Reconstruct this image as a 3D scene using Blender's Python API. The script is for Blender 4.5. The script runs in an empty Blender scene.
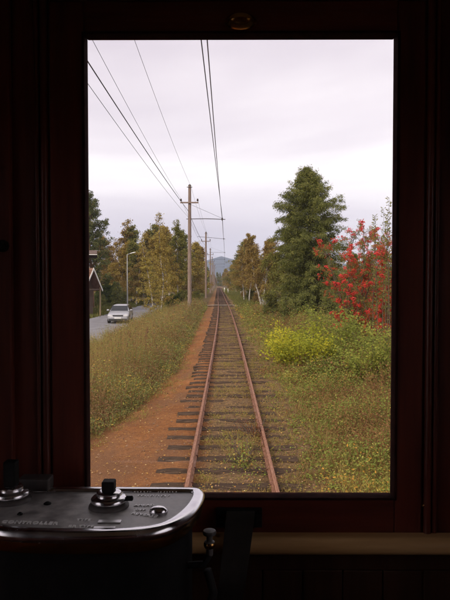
import bpy, math, random
import numpy as np
from mathutils import Vector, Matrix

R = math.radians
scene = bpy.context.scene
COL = scene.collection
rng = np.random.default_rng(7)
random.seed(7)

# ------------------------------------------------------------------ camera
CAM_Z = 2.27
YAW, PITCH, F = R(0.3056), R(-1.70), 600.0
cam_d = bpy.data.cameras.new('camera')
cam = bpy.data.objects.new('camera', cam_d)
COL.objects.link(cam)
cam.location = (0, 0, CAM_Z)
cam.rotation_euler = (R(90) + PITCH, 0, YAW)
cam_d.sensor_width = 36.0
cam_d.lens = 36.0
cam_d.clip_start = 0.02
cam_d.clip_end = 20000
scene.camera = cam
# camera axes, to turn a place seen in the photograph into a place on the ground
FWD = Vector((-math.sin(YAW) * math.cos(PITCH), math.cos(YAW) * math.cos(PITCH), math.sin(PITCH)))
RGT = Vector((math.cos(YAW), math.sin(YAW), 0))
UPV = RGT.cross(FWD)


def ray(px, py):
    return FWD + RGT * ((px - 225) / F) - UPV * ((py - 300) / F)


def at(px, py, d):
    r = ray(px, py)
    return Vector((0, 0, CAM_Z)) + r * (d / r.y)


def atz(px, py, z):
    r = ray(px, py)
    return Vector((0, 0, CAM_Z)) + r * ((z - CAM_Z) / r.z)


# ------------------------------------------------------------------ world, sun, exposure
SUN_EL, SUN_AZ = R(34), R(212)      # azimuth clockwise from +Y
world = bpy.data.worlds.new('World')
scene.world = world
world.use_nodes = True
wt = world.node_tree
wt.nodes.clear()
w_out = wt.nodes.new('ShaderNodeOutputWorld')
w_sky = wt.nodes.new('ShaderNodeTexSky')
w_sky.sky_type = 'NISHITA'
w_sky.sun_disc = False
w_sky.sun_elevation = SUN_EL
w_sky.sun_rotation = SUN_AZ
w_bg = wt.nodes.new('ShaderNodeBackground')
w_bg.inputs[1].default_value = 0.06
wt.links.new(w_sky.outputs[0], w_bg.inputs[0])
w_tc = wt.nodes.new('ShaderNodeTexCoord')
w_map = wt.nodes.new('ShaderNodeMapping')
w_map.inputs['Scale'].default_value = (1.0, 1.0, 4.2)
w_map.inputs['Location'].default_value = (9.0, 9.0, 3.67)
wt.links.new(w_tc.outputs['Generated'], w_map.inputs[0])
w_n = wt.nodes.new('ShaderNodeTexNoise')
w_n.inputs['Scale'].default_value = 1.0
w_n.inputs['Detail'].default_value = 5
w_n.inputs['Roughness'].default_value = 0.5
w_n.inputs['Distortion'].default_value = 0.35
wt.links.new(w_map.outputs[0], w_n.inputs['Vector'])
w_r = wt.nodes.new('ShaderNodeValToRGB')
e = w_r.color_ramp.elements
e[0].position, e[0].color = 0.32, (0.455, 0.400, 0.445, 1)
e[1].position, e[1].color = 0.68, (0.95, 0.90, 0.87, 1)
m_ = w_r.color_ramp.elements.new(0.54)
m_.color = (0.66, 0.605, 0.625, 1)
wt.links.new(w_n.outputs[0], w_r.inputs[0])
w_cl = wt.nodes.new('ShaderNodeBackground')
w_cl.inputs[1].default_value = 1.0
wt.links.new(w_r.outputs[0], w_cl.inputs[0])
w_mix = wt.nodes.new('ShaderNodeMixShader')
w_mix.inputs[0].default_value = 0.93      # overcast: the clear sky only glimmers through
wt.links.new(w_bg.outputs[0], w_mix.inputs[1])
wt.links.new(w_cl.outputs[0], w_mix.inputs[2])
wt.links.new(w_mix.outputs[0], w_out.inputs[0])

sun_d = bpy.data.lights.new('sun', 'SUN')
sun_d.energy = 1.5
sun_d.angle = R(16)
sun_d.color = (1.0, 0.88, 0.70)
sun = bpy.data.objects.new('sun', sun_d)
COL.objects.link(sun)
sd = Vector((math.sin(SUN_AZ) * math.cos(SUN_EL), math.cos(SUN_AZ) * math.cos(SUN_EL), math.sin(SUN_EL)))
sun.rotation_euler = sd.to_track_quat('Z', 'Y').to_euler()
sun.location = (-20, -20, 40)

vs = scene.view_settings
vs.view_transform = 'Standard'
vs.look = 'None'
vs.exposure = 0.94
vs.gamma = 1.0
vs.use_curve_mapping = False
scene.render.engine = 'CYCLES'
scene.cycles.max_bounces = 6
scene.cycles.diffuse_bounces = 3
scene.cycles.use_light_tree = False
scene.cycles.use_adaptive_sampling = True
scene.cycles.adaptive_threshold = 0.02
scene.cycles.transparent_max_bounces = 12
scene.cycles.volume_bounces = 0
scene.cycles.use_denoising = True


# ------------------------------------------------------------------ materials
def new_mat(name):
    m = bpy.data.materials.new(name)
    m.use_nodes = True
    nt = m.node_tree
    return m, nt, nt.nodes['Principled BSDF'], nt.nodes['Material Output']


def ramp(nt, src, stops):
    r = nt.nodes.new('ShaderNodeValToRGB')
    el = r.color_ramp.elements
    while len(el) < len(stops):
        el.new(0.5)
    for k, (p, c) in enumerate(stops):
        el[k].position = p
        el[k].color = (*c, 1)
    nt.links.new(src, r.inputs[0])
    return r.outputs[0]


def noise(nt, scale, detail=4, rough=0.55, vec=None, mapping=None, coord='Object'):
    n = nt.nodes.new('ShaderNodeTexNoise')
    n.inputs['Scale'].default_value = scale
    n.inputs['Detail'].default_value = detail
    n.inputs['Roughness'].default_value = rough
    if vec is None:
        tc = nt.nodes.new('ShaderNodeTexCoord')
        vec = tc.outputs[coord]
    if mapping:
        mp = nt.nodes.new('ShaderNodeMapping')
        mp.inputs['Scale'].default_value = mapping
        nt.links.new(vec, mp.inputs[0])
        vec = mp.outputs[0]
    nt.links.new(vec, n.inputs['Vector'])
    return n.outputs[0]


def bump(nt, bsdf, src, strength, dist=0.01):
    b = nt.nodes.new('ShaderNodeBump')
    b.inputs['Strength'].default_value = strength
    b.inputs['Distance'].default_value = dist
    nt.links.new(src, b.inputs['Height'])
    nt.links.new(b.outputs[0], bsdf.inputs['Normal'])


def mat_noise(name, c0, c1, scale=8, rough=0.8, metal=0.0, mapping=None, bmp=0.3, bdist=0.005, detail=5, mid=None, rr=None):
    m, nt, b, o = new_mat(name)
    n = noise(nt, scale, detail, 0.6, mapping=mapping)
    st = [(0.3, c0), (0.7, c1)] if mid is None else [(0.3, c0), (0.5, mid), (0.7, c1)]
    nt.links.new(ramp(nt, n, st), b.inputs['Base Color'])
    b.inputs['Roughness'].default_value = rough
    if rr:
        nt.links.new(ramp(nt, n, [(0.3, (rr[0],) * 3), (0.7, (rr[1],) * 3)]), b.inputs['Roughness'])
    b.inputs['Metallic'].default_value = metal
    if bmp:
        bump(nt, b, n, bmp, bdist)
    return m


def mat_leaf(name, stops, trans=0.35, objvar=0.25):
    """leaf: colour from a per-leaf value, a little light passes through."""
    m, nt, b, o = new_mat(name)
    nt.nodes.remove(b)
    a = nt.nodes.new('ShaderNodeAttribute')
    a.attribute_name = 'cv'
    oi = nt.nodes.new('ShaderNodeObjectInfo')
    ma = nt.nodes.new('ShaderNodeMath')
    ma.operation = 'MULTIPLY_ADD'
    ma.inputs[1].default_value = objvar
    ma.inputs[2].default_value = -objvar / 2
    nt.links.new(oi.outputs['Random'], ma.inputs[0])
    ad = nt.nodes.new('ShaderNodeMath')
    ad.operation = 'ADD'
    nt.links.new(a.outputs['Fac'], ad.inputs[0])
    nt.links.new(ma.outputs[0], ad.inputs[1])
    c = ramp(nt, ad.outputs[0], stops)
    d = nt.nodes.new('ShaderNodeBsdfDiffuse')
    t = nt.nodes.new('ShaderNodeBsdfTranslucent')
    nt.links.new(c, d.inputs[0])
    nt.links.new(c, t.inputs[0])
    mx = nt.nodes.new('ShaderNodeMixShader')
    mx.inputs[0].default_value = trans
    nt.links.new(d.outputs[0], mx.inputs[1])
    nt.links.new(t.outputs[0], mx.inputs[2])
    nt.links.new(mx.outputs[0], o.inputs[0])
    return m


M = {}
M['mahogany'] = mat_noise('mahogany', (0.055, 0.010, 0.006), (0.155, 0.029, 0.015), 3.0, 0.38, mapping=(9, 9, 0.7), bmp=0.12, bdist=0.001)
M['mahogany_rail'] = mat_noise('mahogany_rail', (0.055, 0.010, 0.006), (0.155, 0.029, 0.015), 3.0, 0.38, mapping=(0.7, 9, 9), bmp=0.12, bdist=0.001)
M['dark_panel'] = mat_noise('dark_panel', (0.03, 0.012, 0.007), (0.07, 0.03, 0.016), 3.0, 0.45, mapping=(9, 9, 0.7), bmp=0.1, bdist=0.001)
M['oak_sill'] = mat_noise('oak_sill', (0.40, 0.22, 0.085), (0.62, 0.38, 0.17), 3.0, 0.30, mapping=(0.8, 10, 10), bmp=0.1, bdist=0.001)
M['gasket'] = mat_noise('gasket', (0.020, 0.007, 0.007), (0.045, 0.015, 0.013), 30, 0.95, bmp=0.1)
M['gasket'].node_tree.nodes['Principled BSDF'].inputs['Specular IOR Level'].default_value = 0.05
M['ceiling'] = mat_noise('ceiling', (0.55, 0.48, 0.38), (0.66, 0.59, 0.48), 4, 0.5)
M['cast'] = mat_noise('cast_metal', (0.21, 0.195, 0.19), (0.56, 0.53, 0.515), 24, 0.5, metal=0.25, bmp=0.6, bdist=0.0012, rr=(0.32, 0.62), detail=10)
M['chrome'] = mat_noise('chrome', (0.62, 0.60, 0.62), (0.80, 0.78, 0.80), 20, 0.2, metal=1.0, bmp=0.03, bdist=0.001, rr=(0.12, 0.3))
M['black_iron'] = mat_noise('black_iron', (0.004, 0.004, 0.004), (0.011, 0.010, 0.010), 25, 0.7, metal=0.0, bmp=0.1, bdist=0.001)
M['brass'] = mat_noise('brass', (0.35, 0.17, 0.05), (0.62, 0.36, 0.12), 25, 0.25, metal=1.0, bmp=0.05, bdist=0.001)
M['leather'] = mat_noise('leather', (0.008, 0.007, 0.007), (0.022, 0.017, 0.016), 45, 0.5, bmp=0.3, bdist=0.001)
M['plate'] = mat_noise('plate_metal', (0.55, 0.53, 0.53), (0.72, 0.70, 0.70), 30, 0.3, metal=0.9, bmp=0.05, bdist=0.001)
M['rust_rail'], nt, b, o = new_mat('rust_rail')
ge = nt.nodes.new('ShaderNodeNewGeometry')
sx_ = nt.nodes.new('ShaderNodeSeparateXYZ')
nt.links.new(ge.outputs['True Normal'], sx_.inputs[0])
n_ = noise(nt, 11, 6, 0.65, mapping=(6, 0.9, 6))
n4 = noise(nt, 2.2, 4, 0.6, mapping=(1, 0.6, 1))
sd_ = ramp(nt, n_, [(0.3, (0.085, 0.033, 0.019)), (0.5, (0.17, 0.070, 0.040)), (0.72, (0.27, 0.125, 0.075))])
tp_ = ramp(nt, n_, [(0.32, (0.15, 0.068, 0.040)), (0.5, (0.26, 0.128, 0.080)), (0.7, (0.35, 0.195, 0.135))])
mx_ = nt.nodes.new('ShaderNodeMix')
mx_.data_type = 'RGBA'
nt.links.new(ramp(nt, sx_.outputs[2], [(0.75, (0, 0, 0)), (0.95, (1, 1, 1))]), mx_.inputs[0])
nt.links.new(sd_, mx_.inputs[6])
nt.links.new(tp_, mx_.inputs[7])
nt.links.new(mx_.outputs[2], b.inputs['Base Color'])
nt.links.new(ramp(nt, n4, [(0.35, (0.45, 0.45, 0.45)), (0.6, (0.75, 0.75, 0.75))]), b.inputs['Roughness'])
bump(nt, b, n_, 0.5, 0.004)
M['rust_dark'] = mat_noise('rust_dark', (0.10, 0.045, 0.028), (0.24, 0.12, 0.08), 20, 0.8, bmp=0.4)
M['sleeper'] = mat_noise('sleeper_wood', (0.022, 0.014, 0.010), (0.18, 0.118, 0.080), 7, 0.95, mapping=(0.8, 14, 14), bmp=1.0, bdist=0.018, mid=(0.070, 0.046, 0.032))
M['pole_wood'] = mat_noise('pole_wood', (0.15, 0.105, 0.085), (0.34, 0.26, 0.215), 5, 0.85, mapping=(8, 8, 0.4), bmp=0.5, bdist=0.01)
M['iron_grey'] = mat_noise('iron_grey', (0.05, 0.045, 0.045), (0.12, 0.10, 0.095), 20, 0.6, metal=0.3)
M['insulator'] = mat_noise('insulator', (0.035, 0.022, 0.018), (0.07, 0.045, 0.035), 12, 0.25, bmp=0)
M['cable'] = mat_noise('cable', (0.012, 0.012, 0.013), (0.03, 0.028, 0.028), 10, 0.6, bmp=0)
M['copper'] = mat_noise('trolley_copper', (0.04, 0.03, 0.026), (0.09, 0.065, 0.055), 10, 0.5, metal=0.4, bmp=0)
M['asphalt'] = mat_noise('asphalt', (0.15, 0.145, 0.155), (0.24, 0.235, 0.25), 1.3, 0.9, bmp=0.2, detail=8)
M['gravel'] = mat_noise('pale_gravel', (0.20, 0.165, 0.125), (0.42, 0.37, 0.31), 3, 0.95, bmp=0.4, bdist=0.02, detail=8)
M['paint_white'] = mat_noise('paint_white', (0.62, 0.60, 0.56), (0.80, 0.79, 0.76), 6, 0.7, bmp=0.1)
M['stone'] = mat_noise('small_stone', (0.13, 0.07, 0.04), (0.34, 0.21, 0.13), 3, 0.9, bmp=0.4)
M['bark_birch'], nt, b, o = new_mat('bark_birch')
n = noise(nt, 3.0, 4, 0.6, mapping=(1.5, 1.5, 7))
nt.links.new(ramp(nt, n, [(0.40, (0.05, 0.042, 0.036)), (0.50, (0.52, 0.47, 0.41)), (0.75, (0.66, 0.62, 0.56))]), b.inputs['Base Color'])
b.inputs['Roughness'].default_value = 0.8
M['bark_grey'] = mat_noise('bark_grey', (0.07, 0.052, 0.04), (0.19, 0.145, 0.115), 6, 0.9, mapping=(4, 4, 0.6), bmp=0.6, bdist=0.02)
M['bark_pine'] = mat_noise('bark_pine', (0.10, 0.05, 0.03), (0.27, 0.14, 0.075), 6, 0.9, mapping=(4, 4, 0.8), bmp=0.6, bdist=0.02)
M['car_paint'], nt, b, o = new_mat('car_paint')
b.inputs['Base Color'].default_value = (0.55, 0.55, 0.58, 1)
b.inputs['Metallic'].default_value = 0.55
b.inputs['Roughness'].default_value = 0.32
b.inputs['Coat Weight'].default_value = 0.5
n = noise(nt, 3, 4)
nt.links.new(ramp(nt, n, [(0.3, (0.36, 0.36, 0.385)), (0.7, (0.43, 0.43, 0.45))]), b.inputs['Base Color'])
M['car_glass'] = mat_noise('car_glass', (0.012, 0.014, 0.018), (0.02, 0.022, 0.026), 3, 0.06, bmp=0)
M['car_black'] = mat_noise('car_black', (0.012, 0.012, 0.013), (0.03, 0.03, 0.03), 12, 0.6, bmp=0.1)
M['headlight'] = mat_noise('headlight', (0.70, 0.70, 0.72), (0.85, 0.85, 0.85), 40, 0.08, metal=0.3, bmp=0.1)
M['number_plate'] = mat_noise('number_plate', (0.70, 0.70, 0.68), (0.80, 0.80, 0.78), 8, 0.4, bmp=0)
M['steel_galv'] = mat_noise('steel_galv', (0.36, 0.36, 0.36), (0.52, 0.52, 0.51), 14, 0.45, metal=0.4, bmp=0.05)
M['roof_tile'] = mat_noise('roof_tile', (0.13, 0.07, 0.05), (0.24, 0.145, 0.105), 4, 0.85, bmp=0.3)
M['roof_dark'] = mat_noise('roof_dark', (0.09, 0.06, 0.05), (0.17, 0.12, 0.10), 4, 0.85, bmp=0.3)
M['wall_dark'] = mat_noise('wall_boards', (0.07, 0.045, 0.03), (0.14, 0.09, 0.06), 4, 0.8, mapping=(8, 8, 0.6))
M['wall_ochre'] = mat_noise('wall_ochre', (0.30, 0.21, 0.12), (0.42, 0.31, 0.19), 4, 0.8, mapping=(8, 8, 0.6))
M['grey_board'] = mat_noise('grey_board', (0.17, 0.17, 0.155), (0.33, 0.33, 0.30), 4, 0.85, mapping=(7, 7, 0.5))
M['mountain'] = mat_noise('mountain_forest', (0.028, 0.040, 0.030), (0.075, 0.085, 0.06), 0.012, 1.0, bmp=0.4, bdist=8, detail=8)
M['wire_bark'] = mat_noise('twig_bark', (0.06, 0.04, 0.028), (0.15, 0.105, 0.075), 12, 0.9, bmp=0.2)
M['berry'] = mat_noise('berry_red', (0.56, 0.018, 0.016), (0.82, 0.05, 0.04), 6, 0.35, bmp=0)

for k_, v_ in (('sleeper', 0.08), ('rust_rail', 0.10), ('stone', 0.1), ('gravel', 0.1), ('pole_wood', 0.15), ('asphalt', 0.25), ('rust_dark', 0.15), ('black_iron', 0.25), ('roof_tile', 0.1), ('roof_dark', 0.1)):
    M[k_].node_tree.nodes['Principled BSDF'].inputs['Specular IOR Level'].default_value = v_
GOLD = [(0.0, (0.17, 0.105, 0.032)), (0.35, (0.33, 0.235, 0.062)), (0.65, (0.45, 0.345, 0.085)), (0.85, (0.31, 0.30, 0.080)), (1.0, (0.57, 0.46, 0.13))]
BROWN = [(0.0, (0.16, 0.095, 0.036)), (0.4, (0.30, 0.20, 0.064)), (0.7, (0.39, 0.275, 0.084)), (0.85, (0.27, 0.26, 0.078)), (1.0, (0.50, 0.37, 0.11))]
OLIVE = [(0.0, (0.10, 0.085, 0.028)), (0.4, (0.18, 0.185, 0.05)), (0.7, (0.26, 0.25, 0.066)), (1.0, (0.42, 0.33, 0.085))]
M['leaf_gold'] = mat_leaf('leaf_gold', GOLD)
M['leaf_brown'] = mat_leaf('leaf_brown', BROWN)
M['leaf_olive'] = mat_leaf('leaf_olive', OLIVE)
M['needle'] = mat_leaf('spruce_needle', [(0.0, (0.08, 0.088, 0.030)), (0.5, (0.185, 0.20, 0.060)), (0.85, (0.29, 0.29, 0.085)), (1.0, (0.40, 0.33, 0.11))], 0.35, 0.1)
M['needle_pine'] = mat_leaf('pine_needle', [(0.0, (0.065, 0.075, 0.034)), (0.6, (0.135, 0.15, 0.054)), (1.0, (0.25, 0.215, 0.08))], 0.25, 0.1)
M['weed'] = mat_leaf('weed_leaf', [(0.0, (0.20, 0.105, 0.062)), (0.2, (0.32, 0.19, 0.085)), (0.4, (0.155, 0.175, 0.070)), (0.62, (0.235, 0.255, 0.082)), (0.8, (0.46, 0.36, 0.085)), (1.0, (0.62, 0.40, 0.08))], 0.25, 0.0)
M['weed_right'] = mat_leaf('ground_leaf', [(0.0, (0.19, 0.09, 0.05)), (0.22, (0.32, 0.18, 0.075)), (0.42, (0.15, 0.175, 0.046)), (0.68, (0.235, 0.285, 0.065)), (0.88, (0.42, 0.36, 0.095)), (1.0, (0.62, 0.33, 0.07))], 0.22, 0.0)
M['bush_yellow'] = mat_leaf('bush_yellow', [(0.0, (0.24, 0.27, 0.045)), (0.5, (0.42, 0.43, 0.05)), (1.0, (0.70, 0.60, 0.06))], 0.45, 0.1)
M['bush_green'] = mat_leaf('bush_green', [(0.0, (0.16, 0.18, 0.045)), (0.5, (0.29, 0.33, 0.07)), (1.0, (0.47, 0.44, 0.09))], 0.45, 0.15)
M['bush_dark'] = mat_leaf('bush_dark', [(0.0, (0.05, 0.07, 0.022)), (0.6, (0.12, 0.15, 0.042)), (1.0, (0.23, 0.21, 0.06))], 0.3, 0.15)
M['rowan_leaf'] = mat_leaf('rowan_leaf', [(0.0, (0.18, 0.10, 0.045)), (0.35, (0.21, 0.215, 0.068)), (0.66, (0.29, 0.26, 0.075)), (0.76, (0.46, 0.14, 0.05)), (1.0, (0.62, 0.07, 0.045))], 0.4, 0.0)
M['bramble'] = mat_leaf('bramble_leaf', [(0.0, (0.10, 0.035, 0.022)), (0.6, (0.22, 0.09, 0.045)), (1.0, (0.30, 0.17, 0.06))], 0.3, 0.0)
M['fallen'] = mat_leaf('fallen_leaf', [(0.0, (0.20, 0.09, 0.04)), (0.5, (0.45, 0.24, 0.07)), (0.85, (0.60, 0.40, 0.13)), (1.0, (0.68, 0.52, 0.26))], 0.2, 0.0)
M['grass_dry'] = mat_leaf('grass_dry', [(0.0, (0.24, 0.15, 0.065)), (0.4, (0.38, 0.28, 0.105)), (0.7, (0.33, 0.28, 0.075)), (1.0, (0.23, 0.26, 0.058))], 0.35, 0.0)
M['grass_green'] = mat_leaf('grass_green', [(0.0, (0.15, 0.145, 0.045)), (0.6, (0.17, 0.18, 0.05)), (1.0, (0.30, 0.25, 0.085))], 0.3, 0.0)

# window glass: thin pane, light passes straight, the surface mirrors a little
mg, nt, b, o = new_mat('window_glass')
nt.nodes.remove(b)
tr = nt.nodes.new('ShaderNodeBsdfTransparent')
tr.inputs[0].default_value = (0.97, 0.965, 0.965, 1)
gl = nt.nodes.new('ShaderNodeBsdfGlossy')
gl.inputs['Roughness'].default_value = 0.02
fr = nt.nodes.new('ShaderNodeFresnel')
fr.inputs[0].default_value = 1.35
mx = nt.nodes.new('ShaderNodeMixShader')
nt.links.new(fr.outputs[0], mx.inputs[0])
nt.links.new(tr.outputs[0], mx.inputs[1])
nt.links.new(gl.outputs[0], mx.inputs[2])
nt.links.new(mx.outputs[0], o.inputs[0])
M['glass'] = mg


# ------------------------------------------------------------------ mesh helpers
class MB:
    def __init__(s):
        s.v, s.f = [], []

    def add(s, vs, fs):
        k = len(s.v)
        s.v += [tuple(q) for q in vs]
        s.f += [tuple(i + k for i in f) for f in fs]
        return s

    def box(s, x0, x1, y0, y1, z0, z1):
        vs = [(x, y, z) for z in (z0, z1) for y in (y0, y1) for x in (x0, x1)]
        return s.add(vs, [(0, 2, 3, 1), (4, 5, 7, 6), (0, 1, 5, 4), (1, 3, 7, 5), (3, 2, 6, 7), (2, 0, 4, 6)])

    def tube(s, pts, rad, n=6, caps=True):
        pts = [Vector(p) for p in pts]
        if not hasattr(rad, '__len__'):
            rad = [rad] * len(pts)
        vs, fs = [], []
        prev = None
        for i, p in enumerate(pts):
            t = (pts[min(i + 1, len(pts) - 1)] - pts[max(i - 1, 0)])
            t = t.normalized() if t.length > 1e-9 else Vector((0, 0, 1))
            if prev is None:
                a = Vector((1, 0, 0)) if abs(t.x) < 0.8 else Vector((0, 1, 0))
                a = (a - t * a.dot(t)).normalized()
            else:
                a = prev - t * prev.dot(t)
                a = a.normalized() if a.length > 1e-6 else t.orthogonal().normalized()
            prev = a
            b = t.cross(a)
            for k in range(n):
                w = 2 * math.pi * k / n
                vs.append(p + (a * math.cos(w) + b * math.sin(w)) * rad[i])
        for i in range(len(pts) - 1):
            for k in range(n):
                k2 = (k + 1) % n
                fs.append((i * n + k, i * n + k2, (i + 1) * n + k2, (i + 1) * n + k))
        if caps:
            fs.append(tuple(range(n - 1, -1, -1)))
            fs.append(tuple((len(pts) - 1) * n + k for k in range(n)))
        return s.add(vs, fs)

    def lathe(s, prof, c=(0, 0, 0), n=24, axis='z', scale=(1, 1)):
        vs, fs = [], []
        for r, h in prof:
            for k in range(n):
                w = 2 * math.pi * k / n
                q = (r * math.cos(w) * scale[0], r * math.sin(w) * scale[1], h)
                if axis == 'y':
                    q = (q[0], -q[2], q[1])
                if axis == 'x':
                    q = (q[2], q[0], q[1])
                vs.append((q[0] + c[0], q[1] + c[1], q[2] + c[2]))
        for i in range(len(prof) - 1):
            for k in range(n):
                k2 = (k + 1) % n
                fs.append((i * n + k, i * n + k2, (i + 1) * n + k2, (i + 1) * n + k))
        fs.append(tuple(range(n - 1, -1, -1)))
        fs.append(tuple((len(prof) - 1) * n + k for k in range(n)))
        return s.add(vs, fs)

    def loft(s, rings, cap=True):
        n = len(rings[0])
        vs, fs = [q for r in rings for q in r], []
        for i in range(len(rings) - 1):
            for k in range(n):
                k2 = (k + 1) % n
                fs.append((i * n + k, i * n + k2, (i + 1) * n + k2, (i + 1) * n + k))
        if cap:
            fs.append(tuple(range(n - 1, -1, -1)))
            fs.append(tuple((len(rings) - 1) * n + k for k in range(n)))
        return s.add(vs, fs)

    def mesh(s, name):
        me = bpy.data.meshes.new(name)
        me.from_pydata(s.v, [], s.f)
        me.update()
        return me

    def build(s, name, m, parent=None, smooth=False, bevel=0, seg=2, loc=None):
        return link(name, s.mesh(name), m, parent, smooth, bevel, seg, loc)


def link(name, me, m, parent=None, smooth=False, bevel=0, seg=2, loc=None):
    o = bpy.data.objects.new(name, me)
    COL.objects.link(o)
    if m and len(me.materials) == 0:
        me.materials.append(M[m] if isinstance(m, str) else m)
    if smooth:
        me.shade_smooth()
        me.set_sharp_from_angle(angle=R(50))
    if bevel:
        md = o.modifiers.new('bevel', 'BEVEL')
        md.width = bevel
        md.segments = seg
        md.limit_method = 'ANGLE'
    if parent:
        o.parent = parent
    if loc is not None:
        o.location = loc
    return o


def empty(name, loc=(0, 0, 0), rz=0):
    o = bpy.data.objects.new(name, None)
    o.empty_display_size = 0.2
    COL.objects.link(o)
    o.location = loc
    o.rotation_euler = (0, 0, rz)
    return o


def tag(o, label=None, cat=None, group=None, kind=None):
    if label: o['label'] = label
    if cat: o['category'] = cat
    if group: o['group'] = group
    if kind: o['kind'] = kind
    return o


def unit(a):
    return a / np.maximum(np.linalg.norm(a, axis=-1, keepdims=True), 1e-9)


def leaf_arrays(P, D, L, W, fold=0.2, g=None):
    """a folded lozenge for each leaf: base, side, tip, side."""
    g = g or rng
    n = len(P)
    L = np.broadcast_to(L, (n,))[:, None]
    W = np.broadcast_to(W, (n,))[:, None]
    D = unit(D)
    S = unit(np.cross(D, g.normal(size=(n, 3))))
    N = np.cross(D, S)
    mid = P + D * L * 0.45 + N * W * fold
    return np.stack([P, mid + S * W / 2, P + D * L, mid - S * W / 2], 1)


def quads_mesh(name, Q, cv):
    n = len(Q)
    me = bpy.data.meshes.new(name)
    me.vertices.add(4 * n)
    me.vertices.foreach_set('co', Q.reshape(-1).astype(np.float32))
    me.loops.add(4 * n)
    me.loops.foreach_set('vertex_index', np.arange(4 * n, dtype=np.int32))
    me.polygons.add(n)
    me.polygons.foreach_set('loop_start', np.arange(0, 4 * n, 4, dtype=np.int32))
    me.update(calc_edges=True)
    a = me.attributes.new('cv', 'FLOAT', 'FACE')
    a.data.foreach_set('value', np.clip(cv, 0, 1).astype(np.float32))
    return me


def swn(x, y, s=1.0, k=0.0):
    """smooth wavy noise, about 0..1"""
    x = np.asarray(x) * s + k
    y = np.asarray(y) * s - k * 1.7
    v = (np.sin(x * 1.0 + 1.3 * np.sin(y * 0.7 + 0.4)) + np.sin(y * 1.3 + 1.1 * np.sin(x * 0.9 + 2.1))
         + 0.6 * np.sin(2.3 * x - 1.7 * y + 0.8) + 0.5 * np.sin(3.1 * y + 2.7 * x + np.sin(x * 2)))
    return v / 6.2 + 0.5


def sstep(a, b, x):
    t = np.clip((np.asarray(x, float) - a) / (b - a), 0, 1)
    return t * t * (3 - 2 * t)


# ------------------------------------------------------------------ lie of the land
def xc(d):
    """middle of the track at distance d"""
    d = np.asarray(d, float)
    return np.where(d < 0, 0.042, np.where(d < 70, 0.042 - d * d / 6800, 0.042 - 70 * 70 / 6800 - (d - 70) * 0.0172))


ROAD_L, ROAD_R, ROAD_Z = -12.4, -6.7, -1.1


def tz(X, Y):
    X, Y = np.asarray(X, float), np.asarray(Y, float)
    u = X - xc(Y)
    z = np.full(np.broadcast(X, Y).shape, -0.145)
    z = z + 0.008 * sstep(-0.45, -0.6, u) * sstep(-1.3, -1.0, u) * sstep(13, 10, Y)
    z = z - 0.055 * sstep(-0.75, -1.1, u) * sstep(11, 14, Y) * sstep(70, 40, Y)     # worn shoulder by the sleeper ends
    z = z - 0.05 * sstep(-1.0, -2.2, u)
    z = z + 0.000 * sstep(-0.50, -0.38, u) * sstep(1.3, 0.8, u) + 0.050 * (swn(X, Y, 3.3, 8) - 0.5) * sstep(-0.50, -0.30, u) * sstep(1.6, 0.9, u) * sstep(70, 40, Y)
    z = z - 0.90 * sstep(-2.0, -5.9, u)
    z = z - 0.10 * sstep(0.9, 2.6, u) + 0.25 * sstep(4, 14, u)
    z = z + 0.55 * sstep(-12.8, -22, u) * sstep(40, 60, Y)
    near = sstep(60, 25, Y) * sstep(-6.4, -5.4, u)
    z = z - near * 0.035 * np.exp(-((u + 1.45 + 0.05 * np.sin(Y * 0.9)) / 0.16) ** 2) - near * 0.025 * np.exp(-((u + 1.95 + 0.08 * np.sin(Y * 0.7 + 1)) / 0.14) ** 2)
    near = near * (1 - 0.55 * sstep(1.25, 1.0, np.abs(u)))
    z = z + near * (0.045 * (swn(X, Y, 1.7) - 0.5) + 0.04 * (swn(X, Y, 5.3, 3) - 0.5) + 0.022 * (swn(X, Y, 12.7, 1) - 0.5))
    return z


def on(px, py, d):
    """a point of the ground at distance d in the direction of a column of the photograph"""
    p = at(px, py, d)
    return Vector((p.x, p.y, float(tz(p.x, p.y))))


def grid_axis(parts):
    a = []
    for x0, x1, n in parts:
        a += list(np.linspace(x0, x1, n, endpoint=False))
    return np.array(a)


gx = np.concatenate([-np.geomspace(2900, 30, 14), grid_axis([(-30, -13, 24), (-13, -6.6, 18), (-6.6, -2.6, 40), (-2.6, 2.6, 110), (2.6, 8, 50), (8, 30, 24)]), np.geomspace(30, 2900, 14)])
gy = np.concatenate([-np.geomspace(190, 6, 8), grid_axis([(-6, 5, 10), (5, 16, 160), (16, 30, 110), (30, 70, 120), (70, 200, 90)]), np.geomspace(200, 2900, 22)])
GX, GY = np.meshgrid(gx, gy)
# the grid follows the bend of the track near it
GX = GX + xc(GY) * np.clip(1 - np.abs(GX) / 40, 0, 1)
GZ = tz(GX, GY)
u_ = GX - xc(GY)
nv = GX.size
me = bpy.data.meshes.new('ground')
ny, nx = GX.shape
idx = np.arange(nv).reshape(ny, nx)
quads = np.stack([idx[:-1, :-1], idx[:-1, 1:], idx[1:, 1:], idx[1:, :-1]], -1).reshape(-1, 4)
me.vertices.add(nv)
me.vertices.foreach_set('co', np.stack([GX, GY, GZ], -1).reshape(-1).astype(np.float32))
me.loops.add(quads.size)
me.loops.foreach_set('vertex_index', quads.reshape(-1).astype(np.int32))
me.polygons.add(len(quads))
me.polygons.foreach_set('loop_start', np.arange(0, quads.size, 4, dtype=np.int32))
me.update(calc_edges=True)


def edge_left(Y):
    """where the bare red earth ends and the weeds begin, from the middle of the track"""
    return -np.interp(Y, [0, 7, 9, 10.5, 12, 17, 26, 46, 90, 300], [3.4, 2.75, 2.25, 1.95, 1.68, 1.50, 1.55, 1.7, 1.6, 1.5])


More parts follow.
